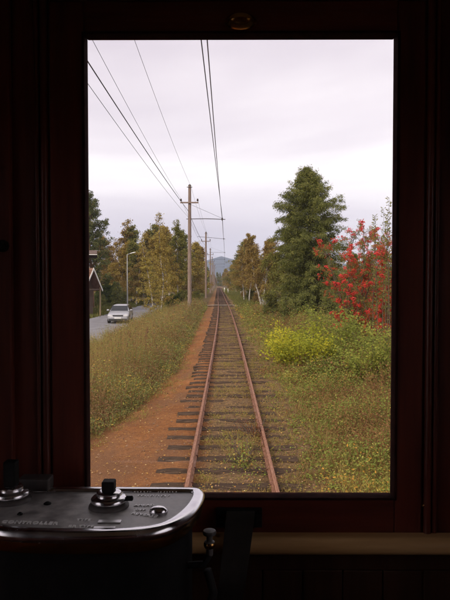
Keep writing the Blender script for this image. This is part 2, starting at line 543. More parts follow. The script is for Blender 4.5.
el = edge_left(GY)
dirt = sstep(0.45, -0.05, u_ - (-0.55)) * sstep(0.35, -0.15, el - u_) * (0.55 + 0.45 * sstep(60, 22, GY)) * sstep(400, 100, GY)
bed = sstep(1.9, 1.1, np.abs(u_ - 0.35)) * sstep(500, 150, GY)
for nm, arr in (('dirt', dirt), ('bed', bed)):
    a = me.attributes.new(nm, 'FLOAT', 'POINT')
    a.data.foreach_set('value', arr.reshape(-1).astype(np.float32))
mt, nt, b, o = new_mat('ground_soil')
tc = nt.nodes.new('ShaderNodeTexCoord')
n1 = noise(nt, 0.9, 8, 0.62, tc.outputs['Object'])
n2 = noise(nt, 14, 6, 0.65, tc.outputs['Object'])
n3 = noise(nt, 60, 4, 0.7, tc.outputs['Object'])


def mixc(nt, f, c0, c1):
    x = nt.nodes.new('ShaderNodeMix')
    x.data_type = 'RGBA'
    nt.links.new(f, x.inputs[0])
    for s, c in ((6, c0), (7, c1)):
        if isinstance(c, tuple):
            x.inputs[s].default_value = (*c, 1)
        else:
            nt.links.new(c, x.inputs[s])
    return x.outputs[2]


def mask(nt, attr, nz, amp, lo, hi):
    a = nt.nodes.new('ShaderNodeAttribute')
    a.attribute_name = attr
    k = nt.nodes.new('ShaderNodeMath')
    k.operation = 'MULTIPLY_ADD'
    k.inputs[1].default_value = amp
    nt.links.new(nz, k.inputs[0])
    nt.links.new(a.outputs['Fac'], k.inputs[2])
    mr = nt.nodes.new('ShaderNodeMapRange')
    mr.inputs[1].default_value = lo + amp / 2
    mr.inputs[2].default_value = hi + amp / 2
    nt.links.new(k.outputs[0], mr.inputs[0])
    return mr.outputs[0]


soil = mixc(nt, ramp(nt, n1, [(0.35, (0, 0, 0)), (0.65, (1, 1, 1))]), (0.060, 0.050, 0.020), (0.12, 0.095, 0.036))
soil = mixc(nt, ramp(nt, n2, [(0.4, (0, 0, 0)), (0.7, (1, 1, 1))]), soil, (0.16, 0.095, 0.045))
bedc = mixc(nt, ramp(nt, n2, [(0.38, (0, 0, 0)), (0.62, (1, 1, 1))]), (0.095, 0.058, 0.035), (0.25, 0.155, 0.074))
bedc = mixc(nt, ramp(nt, n3, [(0.5, (0, 0, 0)), (0.72, (1, 1, 1))]), bedc, (0.36, 0.24, 0.12))
dirtc = mixc(nt, ramp(nt, n1, [(0.35, (0, 0, 0)), (0.65, (1, 1, 1))]), (0.24, 0.095, 0.036), (0.40, 0.172, 0.062))
dirtc = mixc(nt, ramp(nt, n2, [(0.42, (0, 0, 0)), (0.75, (1, 1, 1))]), dirtc, (0.15, 0.062, 0.028))
n0 = noise(nt, 0.45, 5, 0.6, tc.outputs['Object'], mapping=(1.6, 0.7, 1))
dirtc = mixc(nt, ramp(nt, n0, [(0.44, (0, 0, 0)), (0.60, (0.75, 0.75, 0.75))]), dirtc, (0.20, 0.105, 0.058))
dirtc = mixc(nt, ramp(nt, n3, [(0.56, (0, 0, 0)), (0.70, (1, 1, 1))]), dirtc, (0.52, 0.27, 0.10))
c = mixc(nt, mask(nt, 'bed', n2, 0.9, 0.3, 0.6), soil, bedc)
c = mixc(nt, mask(nt, 'dirt', n2, 1.1, 0.30, 0.75), c, dirtc)
nt.links.new(c, b.inputs['Base Color'])
b.inputs['Roughness'].default_value = 1.0
b.inputs['Specular IOR Level'].default_value = 0.1
hs = nt.nodes.new('ShaderNodeMath')
hs.operation = 'ADD'
nt.links.new(n2, hs.inputs[0])
nt.links.new(n3, hs.inputs[1])
bump(nt, b, hs.outputs[0], 0.9, 0.03)
M['ground'] = mt
ground = link('ground', me, 'ground', smooth=False)
me.shade_smooth()
tag(ground, 'red earth shoulder and brown weedy soil around the railway line', kind='structure')


def strip(name, m, xl, xr, ys, dz, kind='structure'):
    vs, fs = [], []
    for k, y in enumerate(ys):
        for x in np.linspace(xl(y), xr(y), 7):
            vs.append((x, y, dz(x, y)))
        if k:
            a = (k - 1) * 7
            for j in range(6):
                fs.append((a + j, a + j + 1, a + j + 8, a + j + 7))
    o = MB().add(vs, fs).build(name, m, smooth=True)
    if kind: tag(o, kind=kind)
    return o


def road_shift(y):
    return 2.2 * float(sstep(75, 150, y)) + 0.012 * max(0, y - 150) * -1


road = strip('road', 'asphalt', lambda y: ROAD_L + road_shift(y), lambda y: ROAD_R + road_shift(y), np.arange(-10, 320, 5),
             lambda x, y: ROAD_Z + 0.10 + 0.02 * math.cos((x + 9.5) / 2.85 * 1.3))
tag(road, 'grey asphalt road running beside the railway')
# pale gravel path that crosses the line
path = strip('path', 'gravel', lambda y: -6.2, lambda y: 7.0, np.linspace(60.4, 61.6, 4),
             lambda x, y: max(float(tz(x, y)) + 0.03, -0.055 if abs(x - float(xc(y))) < 1.7 else -9))
tag(path, 'pale gravel footpath crossing the railway track')

# mountain ridge
vs, fs = [], []
RX = np.linspace(-2700, 2700, 90)
for j, t in enumerate(np.linspace(0, 1, 12)):
    for x in RX:
        hgt = 96 + 20 * math.exp(-((x + 62) / 70) ** 2) + 6 * math.sin(x / 61 + 1) + 5 * math.sin(x / 23 + 2) + 2.5 * math.sin(x / 11) - 0.02 * abs(x)
        y = 2380 + 260 * t + 30 * math.sin(x / 130 + 3 * t)
        vs.append((x, y, -2 + hgt * math.sin(t * math.pi / 2) ** 0.8 + 3 * math.sin(x / 17 + t * 9) * t))
for j in range(11):
    for i in range(89):
        k = j * 90 + i
        fs.append((k, k + 1, k + 91, k + 90))
mo = MB().add(vs, fs).build('mountain', 'mountain', smooth=True)
tag(mo, 'blue hazy mountain ridge beyond the end of the track', kind='structure')

# ------------------------------------------------------------------ railway track
track = empty('railway_track', (0, 0, 0))
tag(track, 'rusty narrow single railway track on weathered wooden sleepers', 'railway track')
PROF = [(-0.042, -0.12), (0.042, -0.12), (0.042, -0.108), (0.007, -0.092), (0.007, -0.036), (0.022, -0.026), (0.025, -0.006), (0.019, 0.0), (-0.019, 0.0), (-0.025, -0.006), (-0.022, -0.026), (-0.007, -0.036), (-0.007, -0.092), (-0.042, -0.108)]


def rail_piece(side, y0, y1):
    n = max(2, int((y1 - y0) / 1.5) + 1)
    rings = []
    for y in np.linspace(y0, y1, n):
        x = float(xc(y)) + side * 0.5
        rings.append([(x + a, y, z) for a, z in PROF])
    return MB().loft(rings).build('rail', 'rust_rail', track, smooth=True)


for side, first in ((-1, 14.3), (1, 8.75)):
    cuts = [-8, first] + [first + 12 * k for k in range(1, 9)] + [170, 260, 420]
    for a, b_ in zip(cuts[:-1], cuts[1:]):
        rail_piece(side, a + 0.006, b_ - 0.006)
    for c_ in cuts[1:4]:
        x = float(xc(c_)) + side * 0.5
        for s2 in (-1, 1):
            fp = MB().box(x + s2 * 0.012 - 0.008, x + s2 * 0.012 + 0.008, c_ - 0.22, c_ + 0.22, -0.09, -0.04)
            for q in (-0.16, -0.06, 0.06, 0.16):
                fp.lathe([(0.014, 0), (0.014, 0.012), (0.008, 0.016)], (x + s2 * 0.02, c_ + q, -0.065), 6, 'x', (1, 1))
            fp.build('fishplate', 'rust_dark', track)

sl_meshes = []
for k in range(7):
    g = np.random.default_rng(50 + k)
    rings = []
    L = 1.86 + g.uniform(-0.06, 0.06)
    for t in np.linspace(-0.5, 0.5, 10):
        w = 0.100 + g.uniform(-0.006, 0.006)
        h = g.uniform(-0.006, 0.004) - (0.005 if abs(t) > 0.45 else 0)
        rings.append([(t * L, -w, -0.14), (t * L, -w - 0.004, h - 0.02), (t * L, -w + 0.022, h), (t * L, w - 0.02, h + g.uniform(-0.006, 0.004)), (t * L, w + 0.004, h - 0.022), (t * L, w, -0.14)])
    me = MB().loft(rings).mesh('sleeper')
    me.materials.append(M['sleeper'])
    me.shade_smooth()
    me.set_sharp_from_angle(angle=R(40))
    sl_meshes.append(me)
y = 5.3
k = 0
rest = MB()
pl_mesh = MB().box(-0.012, 0.012, -0.012, 0.012, -0.03, 0.014).box(-0.026, 0.014, -0.016, 0.016, 0.0145, 0.026).mesh('rail_spike')
pl_mesh.materials.append(M['rust_dark'])
while y < 260:
    if k < 150:
        o = link('sleeper', sl_meshes[k % 7], None, track)
        o.location = (float(xc(y)) + random.uniform(-0.06, 0.06), y, -0.122 + random.uniform(-0.010, 0.004))
        o.rotation_euler = (random.uniform(-0.02, 0.02), random.uniform(-0.006, 0.006) + (math.pi if k % 2 else 0) * 0, random.uniform(-0.035, 0.035))
        if random.random() < 0.5:
            o.scale.x = -1
        if k < 30:
            for sr in (-0.5, 0.5):
                for e_ in (-1, 1):
                    sp = link('rail_spike', pl_mesh, None, track, loc=(float(xc(y)) + sr + e_ * 0.048, y + e_ * 0.035, -0.112))
                    sp.rotation_euler = (0, 0, 0 if e_ > 0 else math.pi)
                    sp.scale = (0.7, 0.8, 0.6)
    else:
        x = float(xc(y))
        rest.box(x - 0.93, x + 0.93, y - 0.11, y + 0.11, -0.2, -0.122)
    y += 0.56 + random.uniform(-0.03, 0.03)
    k += 1
tag(rest.build('far_sleepers', 'sleeper', track), kind='stuff')

# ------------------------------------------------------------------ overhead line: poles, arms, wires
def pole(d, px, label, arm_z, arm_to, kind=0):
    X = at(px, 282, d).x
    gz = float(tz(X, d))
    root = empty('utility_pole', (X, d, gz))
    tag(root, label, 'utility pole', 'wooden poles of the overhead line')
    H = 9.95 - gz
    lean = random.uniform(-0.05, 0.05)
    MB().tube([(0, 0, -0.5), (0.0, 0, H * 0.4), (lean, 0, H)], [0.165, 0.15, 0.115], 12).build('post', 'pole_wood', root, smooth=True)
    # cap with the top insulators
    MB().lathe([(0.125, 0), (0.13, 0.02), (0.06, 0.10), (0.02, 0.12)], (lean, 0, H), 10).build('cap', 'iron_grey', root)
    z = H - 0.16
    MB().box(lean - 0.22, lean + 0.22, -0.15, -0.117, z, z + 0.05).build('top_bracket', 'iron_grey', root)
    z = 8.75 - gz - 0.22
    MB().box(-0.72, 0.72, -0.235, -0.145, z, z + 0.11).build('crossarm', 'pole_wood', root, bevel=0.01)
    for sx in (-0.66, 0.66):
        MB().lathe([(0.015, 0.11), (0.015, 0.17), (0.07, 0.175), (0.085, 0.23), (0.05, 0.25), (0.07, 0.27), (0.065, 0.34), (0.03, 0.37)], (sx, -0.19, z), 10).build('insulator', 'insulator', root, smooth=True)
    # arm out over the track
    ax = float(arm_to) - X
    za = arm_z - gz
    MB().tube([(-0.25 if kind == 0 else -1.3, 0, za + (0.0 if kind == 0 else 0.35)), (ax * 0.5, -0.02, za + (0.02 if kind == 0 else 0.12)), (ax + 0.25, 0, za - 0.03)], 0.032, 6).build('bracket_arm', 'iron_grey', root)
    if kind == 0:
        MB().tube([(0.1, 0, za + 1.15), (ax, 0, za + 0.05)], 0.010, 5).build('stay_wire', 'cable', root)
    MB().lathe([(0.03, -0.12), (0.06, -0.10), (0.06, -0.04), (0.035, -0.02), (0.06, 0.02), (0.06, 0.08), (0.02, 0.11)], (ax, 0, za), 8).build('hanger', 'insulator', root, smooth=True)
    return root


poles = [(48, 189.6), (93, 205.9), (138, 210.4), (183, 212.2), (228, 213.6), (275, 214.6)]
WX = [at(222.2, 219, 48), at(223.7, 238.8, 93), at(224.5, 252.5, 138), at(224.6, 259.5, 183), at(224.3, 264, 228), at(224, 267, 275)]
words = ['tall weathered wooden pole standing at the weedy bank, closest of the row', 'second wooden pole along the red earth shoulder with dark tilted arm', 'third wooden pole down the line, seen just past the second',
         'fourth wooden pole down the line in front of the mountain', 'fifth wooden pole down the line, small and thin', 'last small wooden pole where the track fades out']
for k, (d, px) in enumerate(poles):
    pole(d, px, words[k], WX[k].z, WX[k].x, 0 if k != 1 else 1)


def wire(pts, r, sag, m, label, name='overhead_wire'):
    out = []
    for a, b_ in zip(pts[:-1], pts[1:]):
        a, b_ = Vector(a), Vector(b_)
        n = 24
        for i in range(n):
            t = i / n
            p = a.lerp(b_, t)
            p.z -= 4 * sag * t * (1 - t) * ((b_ - a).length / 45) ** 2
            out.append(p)
    out.append(Vector(pts[-1]))
    o = MB().tube(out, r, 5).build(name, m, smooth=True)
    tag(o, label, 'wire', 'wires of the overhead line')


px_ = [at(p, 282, d).x for d, p in poles]
wire([(-2.75, 3, 10.0)] + [(px_[k] + 0.12, poles[k][0], 9.9) for k in range(6)], 0.007, 0.45, 'cable', 'thin wire running from pole top to pole top')
wire([(-3.45, 3, 8.85)] + [(px_[k] - 0.66, poles[k][0] - 0.19, 8.87) for k in range(6)], 0.007, 0.35, 'cable', 'thin wire on the outer insulators of the crossarms')
wire([(-3.70, 3, 8.1)] + [(px_[k] - 0.13, poles[k][0], 8.0) for k in range(6)], 0.017, 0.25, 'cable', 'thick black feeder cable slung between the poles, thickest of the slanting wires')
wire([(-3.72, 3, 7.6)] + [(px_[k] - 0.13, poles[k][0], 7.5) for k in range(6)], 0.008, 0.3, 'cable', 'lowest thin wire slanting down to the closest pole')
wire([(px_[k] + 0.66, poles[k][0] - 0.19, 8.87) for k in range(6)], 0.006, 0.5, 'cable', 'thin wire on the track side insulators of the crossarms')
cw = [(q.x, q.y, q.z - 0.12) for q in WX]
wire([(-0.40, 3, 7.25)] + cw, 0.013, 0.30, 'copper', 'trolley wire hanging over the track', 'trolley_wire')
wire([(-0.60, 3, 7.45)] + [(q.x + 0.02, q.y, q.z + 0.10) for q in WX], 0.013, 0.12, 'cable', 'carrier wire just above the trolley wire', 'carrier_wire')


# ------------------------------------------------------------------ trees
def curve_pts(p0, d0, L, n, droop, g, wob=0.12):
    p, d = np.array(p0, float), unit(np.array(d0, float))
    out = [p.copy()]
    for i in range(n):
        d = unit(d + g.normal(size=3) * wob + np.array([0, 0, droop]))
        p = p + d * L / n
        out.append(p.copy())
    return np.array(out)


def sample_poly(pts, t):
    t = np.clip(np.asarray(t), 0, 0.9999) * (len(pts) - 1)
    i = t.astype(int)
    f = (t - i)[:, None]
    return pts[i] * (1 - f) + pts[i + 1] * f


def gen_birch(seed, h, spread, base=0.25, nbr=42, leaves=20, lsize=0.13, droop=-0.16, stems=1, tw=6, top_bare=0.0, lean=0.0, r0=None):
    """broadleaf tree: (wood mesh, Q, cv) with hanging twigs"""
    g = np.random.default_rng(seed)
    wood, twigs = MB(), MB()
    P, C = [], []
    for s in range(stems):
        az0 = g.uniform(0, 6.28) if stems > 1 else 0
        d0 = np.array([lean, 0, 1.0]) if stems == 1 else np.array([(s - (stems - 1) / 2) * 0.34 + lean, g.normal() * 0.1, 1])
        hh = h * (1 if s == 0 else g.uniform(0.8, 0.95))
        tr = curve_pts((0, 0, -0.25), d0, hh, 10, 0.05, g, 0.045)
        rr = r0 or h * 0.0105
        wood.tube(tr, [rr * (1 - 0.93 * (i / 10) ** 0.9) + 0.006 for i in range(11)], 8)
        for i in range(nbr):
            t = base + (0.985 - base) * (i + g.uniform()) / nbr
            p = sample_poly(tr, np.array([t]))[0]
            az = i * 2.4 + g.uniform(-0.5, 0.5)
            q = (t - base) / (1 - base)
            prof = (0.45 + 0.55 * math.sin(math.pi * min(1, q * 1.25 + 0.18))) * (1 - q) ** 0.45 + 0.12
            L = spread * prof * g.uniform(0.65, 1.2)
            el = g.uniform(0.35, 0.95) + 0.35 * q
            bp = curve_pts(p, (math.cos(az) * math.cos(el), math.sin(az) * math.cos(el), math.sin(el)), L, 5, droop * 0.5, g, 0.16)
            twigs.tube(bp, [0.008 + rr * 0.22 * (1 - j / 5.5) for j in range(6)], 4, False)
            for w in range(tw):
                st = g.uniform(0.25, 1.0)
                tp = sample_poly(bp, np.array([st]))[0]
                wd = unit(g.normal(size=3) * np.array([1, 1, 0.6]) + np.array([math.cos(az), math.sin(az), 0]) * 0.6)
                tl = L * g.uniform(0.22, 0.5)
                wp = curve_pts(tp, wd, tl, 3, droop * 1.6, g, 0.2)
                twigs.tube(wp, [0.006, 0.005, 0.004, 0.003], 3, False)
                nl = int(leaves * g.uniform(0.3, 1.5))
                if q > 1 - top_bare:
                    nl = int(nl * 0.18)
                lp = sample_poly(wp, g.uniform(0.1, 1, nl)) + g.normal(size=(nl, 3)) * 0.10 * spread / 2
                P.append(lp)
                C.append(np.clip(g.normal(0.5 + g.normal() * 0.12, 0.17, nl), 0, 1))
    P = np.concatenate(P)
    C = np.concatenate(C)
    D = g.normal(size=P.shape) + np.array([0, 0, -0.5])
    sz = g.uniform(0.7, 1.3, len(P)) * lsize
    return wood, twigs, leaf_arrays(P, D, sz, sz * 0.66, 0.2, g), C


def gen_spruce(seed, h, prof, nbr=150, spray=0.21, dens=1.0, clump=0.25, up=0.15):
    g = np.random.default_rng(seed)
    wood = MB()
    tr = curve_pts((0, 0, -0.3), (0, 0, 1), h + 0.3, 10, 0.05, g, 0.012)
    wood.tube(tr, [h * 0.014 * (1 - 0.95 * i / 10) + 0.008 for i in range(11)], 8)
    P, D, C, S = [], [], [], []
    lob = g.uniform(0, 6.28, 6)
    for i in range(nbr):
        t = 0.012 + 0.985 * ((i + g.uniform()) / nbr) ** 1.1
        z = t * h
        az = i * 2.39996 + g.normal() * 0.25
        bulge = 1 + clump * (0.5 * math.sin(2 * az + lob[0] + t * 7) + 0.6 * math.sin(3 * az + lob[1] - t * 17) + 0.5 * math.sin(az + lob[2] + t * 29) + 0.4 * math.sin(5 * az + lob[3] + t * 41))
        L = max(0.12, prof(t) * bulge * g.uniform(0.78, 1.12))
        el = up + g.normal() * 0.15 + 0.8 * t ** 3
        p0 = sample_poly(tr, np.array([(z + 0.3) / (h + 0.3)]))[0]
        bp = curve_pts(p0, (math.cos(az) * math.cos(el), math.sin(az) * math.cos(el), math.sin(el)), L, 6, -0.075, g, 0.09)
        wood.tube(bp, [0.022 * (1 - j / 7) + 0.004 for j in range(7)], 3, False)
        m = int(max(6, L * 26 * dens))
        tt = g.uniform(0.10, 1.0, m) ** 0.75
        pp = sample_poly(bp, tt)
        side = np.array([-math.sin(az), math.cos(az), 0]) * g.choice([-1, 1], m)[:, None]
        out = np.array([math.cos(az), math.sin(az), 0])
        tl = (0.14 + 0.42 * (1 - tt))[:, None] * min(1.0, L) * g.uniform(0.4, 1.2, (m, 1))
        tip = pp + unit(side + out * 0.7 + g.normal(size=(m, 3)) * 0.5) * tl - np.array([0, 0, 1.0]) * tl * g.uniform(-0.2, 0.9, (m, 1))
        tone = g.normal(0.5, 0.13)
        for f in (0.2, 0.6, 1.0):
            q = pp + (tip - pp) * f
            P.append(q + g.normal(size=q.shape) * 0.06)
            D.append(unit(tip - pp + 1e-6) + g.normal(size=q.shape) * 0.4 + np.array([0, 0, -0.55]) + out * 0.2)
            C.append(np.clip(g.normal(tone + 0.15 * (f - 0.5), 0.17, m), 0, 1))
            S.append(g.uniform(0.6, 1.4, m) * spray)
    P, D, C, S = map(np.concatenate, (P, D, C, S))
    return wood, None, leaf_arrays(P, D, S, S * 0.27, 0.15, g), C


def gen_pine(seed, h, spread):
    g = np.random.default_rng(seed)
    wood = MB()
    tr = curve_pts((0, 0, -0.3), (0, 0, 1), h + 0.3, 10, 0.05, g, 0.03)
    wood.tube(tr, [h * 0.015 * (1 - 0.9 * i / 10) + 0.01 for i in range(11)], 8)
    P, D, C = [], [], []
    for i in range(46):
        t = 0.22 + 0.77 * (i + g.uniform()) / 46
        az = i * 2.4 + g.normal() * 0.3
        L = spread * (1.05 - t) ** 0.55 * g.uniform(0.6, 1.2) + 0.25
        el = g.uniform(0.0, 0.4) + 0.5 * t
        p0 = sample_poly(tr, np.array([t]))[0]
        bp = curve_pts(p0, (math.cos(az) * math.cos(el), math.sin(az) * math.cos(el), math.sin(el)), L, 5, 0.04, g, 0.14)
        wood.tube(bp, [0.05 * (1 - j / 6) + 0.008 for j in range(6)], 4, False)
        for w in range(16):
            st = g.uniform(0.25, 1.0)
            c = sample_poly(bp, np.array([st]))[0] + g.normal(size=3) * np.array([0.34, 0.34, 0.20])
            n = 34
            d = unit(g.normal(size=(n, 3)) + np.array([0, 0, 0.5]))
            P.append(c + d * g.uniform(0.0, 0.22, (n, 1)))
            D.append(d)
            C.append(np.clip(g.normal(g.normal(0.5, 0.12), 0.12, n), 0, 1))
    P, D, C = map(np.concatenate, (P, D, C))
    S = g.uniform(0.16, 0.32, len(P))
    return wood, None, leaf_arrays(P, D, S, S * 0.34, 0.1, g), C


PROTO = {}


def proto(key, gen):
    w, tw, Q, C = gen
    wm = w.mesh('trunk')
    wm.shade_smooth()
    PROTO[key] = (wm, tw.mesh('branches') if tw else None, quads_mesh('crown', Q, C), float(Q[:, 2, 2].max()))


proto('birch_a', gen_birch(11, 10, 2.4, 0.18, nbr=46, leaves=44, lsize=0.15, tw=7))
proto('birch_b', gen_birch(12, 10, 2.0, 0.20, nbr=44, leaves=38, lsize=0.14, tw=7, top_bare=0.22))
proto('birch_c', gen_birch(13, 10, 2.8, 0.12, nbr=50, leaves=48, lsize=0.16, tw=7))
proto('birch_thin', gen_birch(14, 10, 1.5, 0.14, nbr=48, leaves=26, lsize=0.11, tw=7, top_bare=0.30, r0=0.07))
proto('birch_tall', gen_birch(17, 10, 2.0, 0.26, nbr=46, leaves=32, lsize=0.13, tw=7, top_bare=0.12, r0=0.075))
proto('birch_fork', gen_birch(15, 8, 1.7, 0.30, nbr=36, stems=2, leaves=34, lsize=0.13, tw=7, r0=0.11))
proto('shrub', gen_birch(16, 3.2, 1.6, 0.05, nbr=30, leaves=30, lsize=0.12, stems=3, droop=-0.05))
proto('young_spruce', gen_spruce(21, 3.0, lambda t: 1.15 * (1 - t) ** 0.8 + 0.05, 90, 0.16, 1.2))
proto('far_spruce', gen_spruce(22, 9.0, lambda t: 1.9 * (1 - t) ** 0.8 + 0.05, 130, 0.30, 0.8))
proto('pine', gen_pine(23, 13.5, 3.6))


def big_prof(t):
    return 2.35 * min(1.0, ((1 - t) / 0.32)) ** 0.7 * (0.95 + 0.06 * math.cos(t * 9)) + 0.06


proto('big_spruce', gen_spruce(31, 10.6, big_prof, 540, 0.125, 2.3, 0.20, 0.30))


def tree(name, key, p, h, bark, leaf, label, cat='tree', group=None, rz=None, sxy=1.0):
    wm, bm_, cm, hp = PROTO[key]
    root = empty(name, p, random.uniform(0, 6.28) if rz is None else rz)
    s = h / hp
    root.scale = (s * sxy, s * sxy, s)
    for nm, me, m in (('trunk', wm, bark), ('branches', bm_, 'wire_bark'), ('crown', cm, leaf)):
        if me is None:
            continue
        o = bpy.data.objects.new(nm, me)
        COL.objects.link(o)
        if not me.materials:
            me.materials.append(M[m])
        o.material_slots[0].link = 'OBJECT'
        o.material_slots[0].material = M[m]
        o.parent = root
    tag(root, label, cat, group)
    return root


def tree_px(name, key, px, d, ytop, bark, leaf, label, **kw):
    p = on(px, 282, d)
    top = at(px, ytop, d).z
    return tree(name, key, p, top - p.z, bark, leaf, label, **kw)


# beside and beyond the road
tree_px('pine_tree', 'pine', 92.5, 74, 187, 'bark_pine', 'needle_pine', 'tall dark green pine rising behind the house roofs', rz=1.0)
GL = 'golden birches beyond the road'
for px, d, yt, key, leaf, lab in [
    (110, 92, 234, 'birch_c', 'leaf_brown', 'brown birch between the pine and the street lamp, partly behind the pine'),
    (122, 98, 219, 'birch_b', 'leaf_brown', 'tall thin-topped brown birch just beside the pine, above the car'),
    (131, 96, 223, 'birch_a', 'leaf_olive', 'olive brown birch directly behind the street lamp head'),
    (140, 100, 228, 'birch_c', 'leaf_gold', 'broad golden birch between the street lamp and the white-stemmed birches'),
    (148, 92, 232, 'birch_a', 'leaf_gold', 'golden birch standing close behind the foremost slender birch'),
    (157, 104, 224, 'birch_c', 'leaf_olive', 'olive birch behind the tallest slender birch by the road'),
    (167, 96, 226, 'birch_a', 'leaf_gold', 'golden birch in the gap between the slender birches'),
    (176, 108, 224, 'birch_c', 'leaf_brown', 'brown birch half hidden behind the slender birch nearest the pole'),
    (184, 112, 228, 'birch_a', 'leaf_olive', 'dull olive birch hidden partly by the closest wooden pole'),
    (117, 88, 240, 'birch_c', 'leaf_gold', 'low golden birch filling the gap beside the pine, above the car roof'),
    (145, 86, 240, 'birch_c', 'leaf_olive', 'low olive birch between the street lamp and the foremost slender birch'),
    (188, 100, 240, 'birch_c', 'leaf_gold', 'low golden birch right behind the closest wooden pole'),
    (136, 84, 246, 'birch_a', 'leaf_brown', 'lowest brown birch next to the street lamp post'),
    (193, 128, 246, 'birch_c', 'leaf_brown', 'low brown birch just past the closest wooden pole, track side'),
]:
    tree_px('birch_tree', key, px, d, yt, 'bark_birch', leaf, lab, group=GL, sxy=1.3)
tree_px('slender_birch', 'birch_thin', 153, 53, 238, 'bark_birch', 'leaf_gold', 'foremost slender golden birch with white stem on the near road verge', sxy=1.25, rz=0.3)
tree_px('slender_birch', 'birch_thin', 161, 60, 214, 'bark_birch', 'leaf_gold', 'tallest slender birch with thin bare top beside the road', sxy=1.15, rz=2.2)
tree_px('slender_birch', 'birch_tall', 178.5, 66, 218, 'bark_birch', 'leaf_olive', 'slender white-trunked birch nearest the closest wooden pole', sxy=1.0, rz=4.0)
tree_px('slender_birch', 'birch_tall', 170, 64, 226, 'bark_birch', 'leaf_gold', 'slender yellow birch between the tallest one and the pole birch', sxy=1.1, rz=5.0)
for px, d, yt, key, leaf, lab in [
    (173, 63, 292, 'shrub', 'bush_dark', 'dark green shrub at the foot of the slender birches'),
    (182, 70, 288, 'shrub', 'leaf_olive', 'olive shrub between the slender birches and the wooden pole'),
    (166, 66, 296, 'shrub', 'leaf_gold', 'low yellow shrub under the tallest slender birch'),
    (251, 80, 288, 'shrub', 'leaf_olive', 'olive shrub around the feet of the thin white stems past the path'),
    (243, 96, 290, 'shrub', 'leaf_brown', 'brown shrub by the far rails under the birches'),
    (258, 70, 291, 'shrub', 'leaf_brown', 'brown shrub behind the forked birch trunk'),
    (196, 82, 290, 'shrub', 'leaf_olive', 'olive bush between the first and second wooden poles'),
    (98, 79, 288, 'shrub', 'bush_dark', 'dark green shrub under the small gable by the road'),
    (108, 80, 281, 'shrub', 'bush_dark', 'tallest dark green shrub behind the car'),
    (352, 34, 296, 'shrub', 'leaf_olive', 'olive shrub in the shade behind the rowan stems'),
    (372, 30, 290, 'shrub', 'leaf_brown', 'brown shrub behind the rowan, between its stems and the window edge'),
    (392, 33, 284, 'shrub', 'leaf_olive', 'olive shrub behind the smaller rowan'),
    (136, 90, 296, 'shrub', 'leaf_olive', 'low olive shrub past the street lamp on the grass verge'),
    (150, 100, 293, 'shrub', 'leaf_brown', 'brownish shrub on the far verge where the road bends away'),
]:
    tree_px('shrub', key, px, d, yt, 'bark_grey', leaf, lab, cat='shrub', group='shrubs among the trees')
for px, d, yt, lab in [(117, 78, 282, 'young dark spruce just behind the roof of the car'), (125, 79, 291, 'small young spruce between the car and the street lamp foot'), (103, 77, 294, 'small young spruce beside the gable post')]:
    tree_px('young_spruce', 'young_spruce', px, d, yt, 'bark_grey', 'needle', lab, group='young spruces by the road')
GS = 'trees lining the far track'
for px, d, yt, key, leaf, lab in [
    (199, 150, 255, 'birch_c', 'leaf_brown', 'brown tree beside the second wooden pole, roadward'),
    (203.5, 195, 257, 'far_spruce', 'needle', 'green spruce showing between the second and third poles'),
    (207, 240, 266, 'birch_c', 'leaf_olive', 'olive tree behind the third wooden pole'),
    (210, 300, 270, 'birch_c', 'leaf_brown', 'small brown tree under the mountain by the far poles'),
]:
    tree_px('track_tree', key, px, d, yt, 'bark_grey', leaf, lab, group=GS)
# the track's other side
tree_px('spruce_tree', 'big_spruce', 312, 40, 164, 'bark_grey', 'needle', 'big dense dark green spruce towering beside the rowan', rz=0.4)
tree_px('olive_tree', 'birch_c', 282, 43, 207, 'bark_grey', 'leaf_olive', 'olive green broadleaf tree pressed against the big spruce', rz=0.8, sxy=0.95)
tree_px('young_spruce', 'young_spruce', 272, 43, 293, 'bark_grey', 'needle', 'low dark spruce at the foot of the olive tree', sxy=1.5)
tree_px('young_spruce', 'young_spruce', 287, 37, 296, 'bark_grey', 'needle', 'low dark spruce under the big spruce, track side', sxy=1.3)
tree_px('young_spruce', 'young_spruce', 330, 36, 290, 'bark_grey', 'needle', 'low dark spruce between the big spruce and the red berries', sxy=1.3)
tree_px('forked_birch', 'birch_fork', 262, 62, 232, 'bark_birch', 'leaf_brown', 'white birch with forked trunk at the edge of the track side wood', rz=R(10))
GR = 'brown birches along the track'
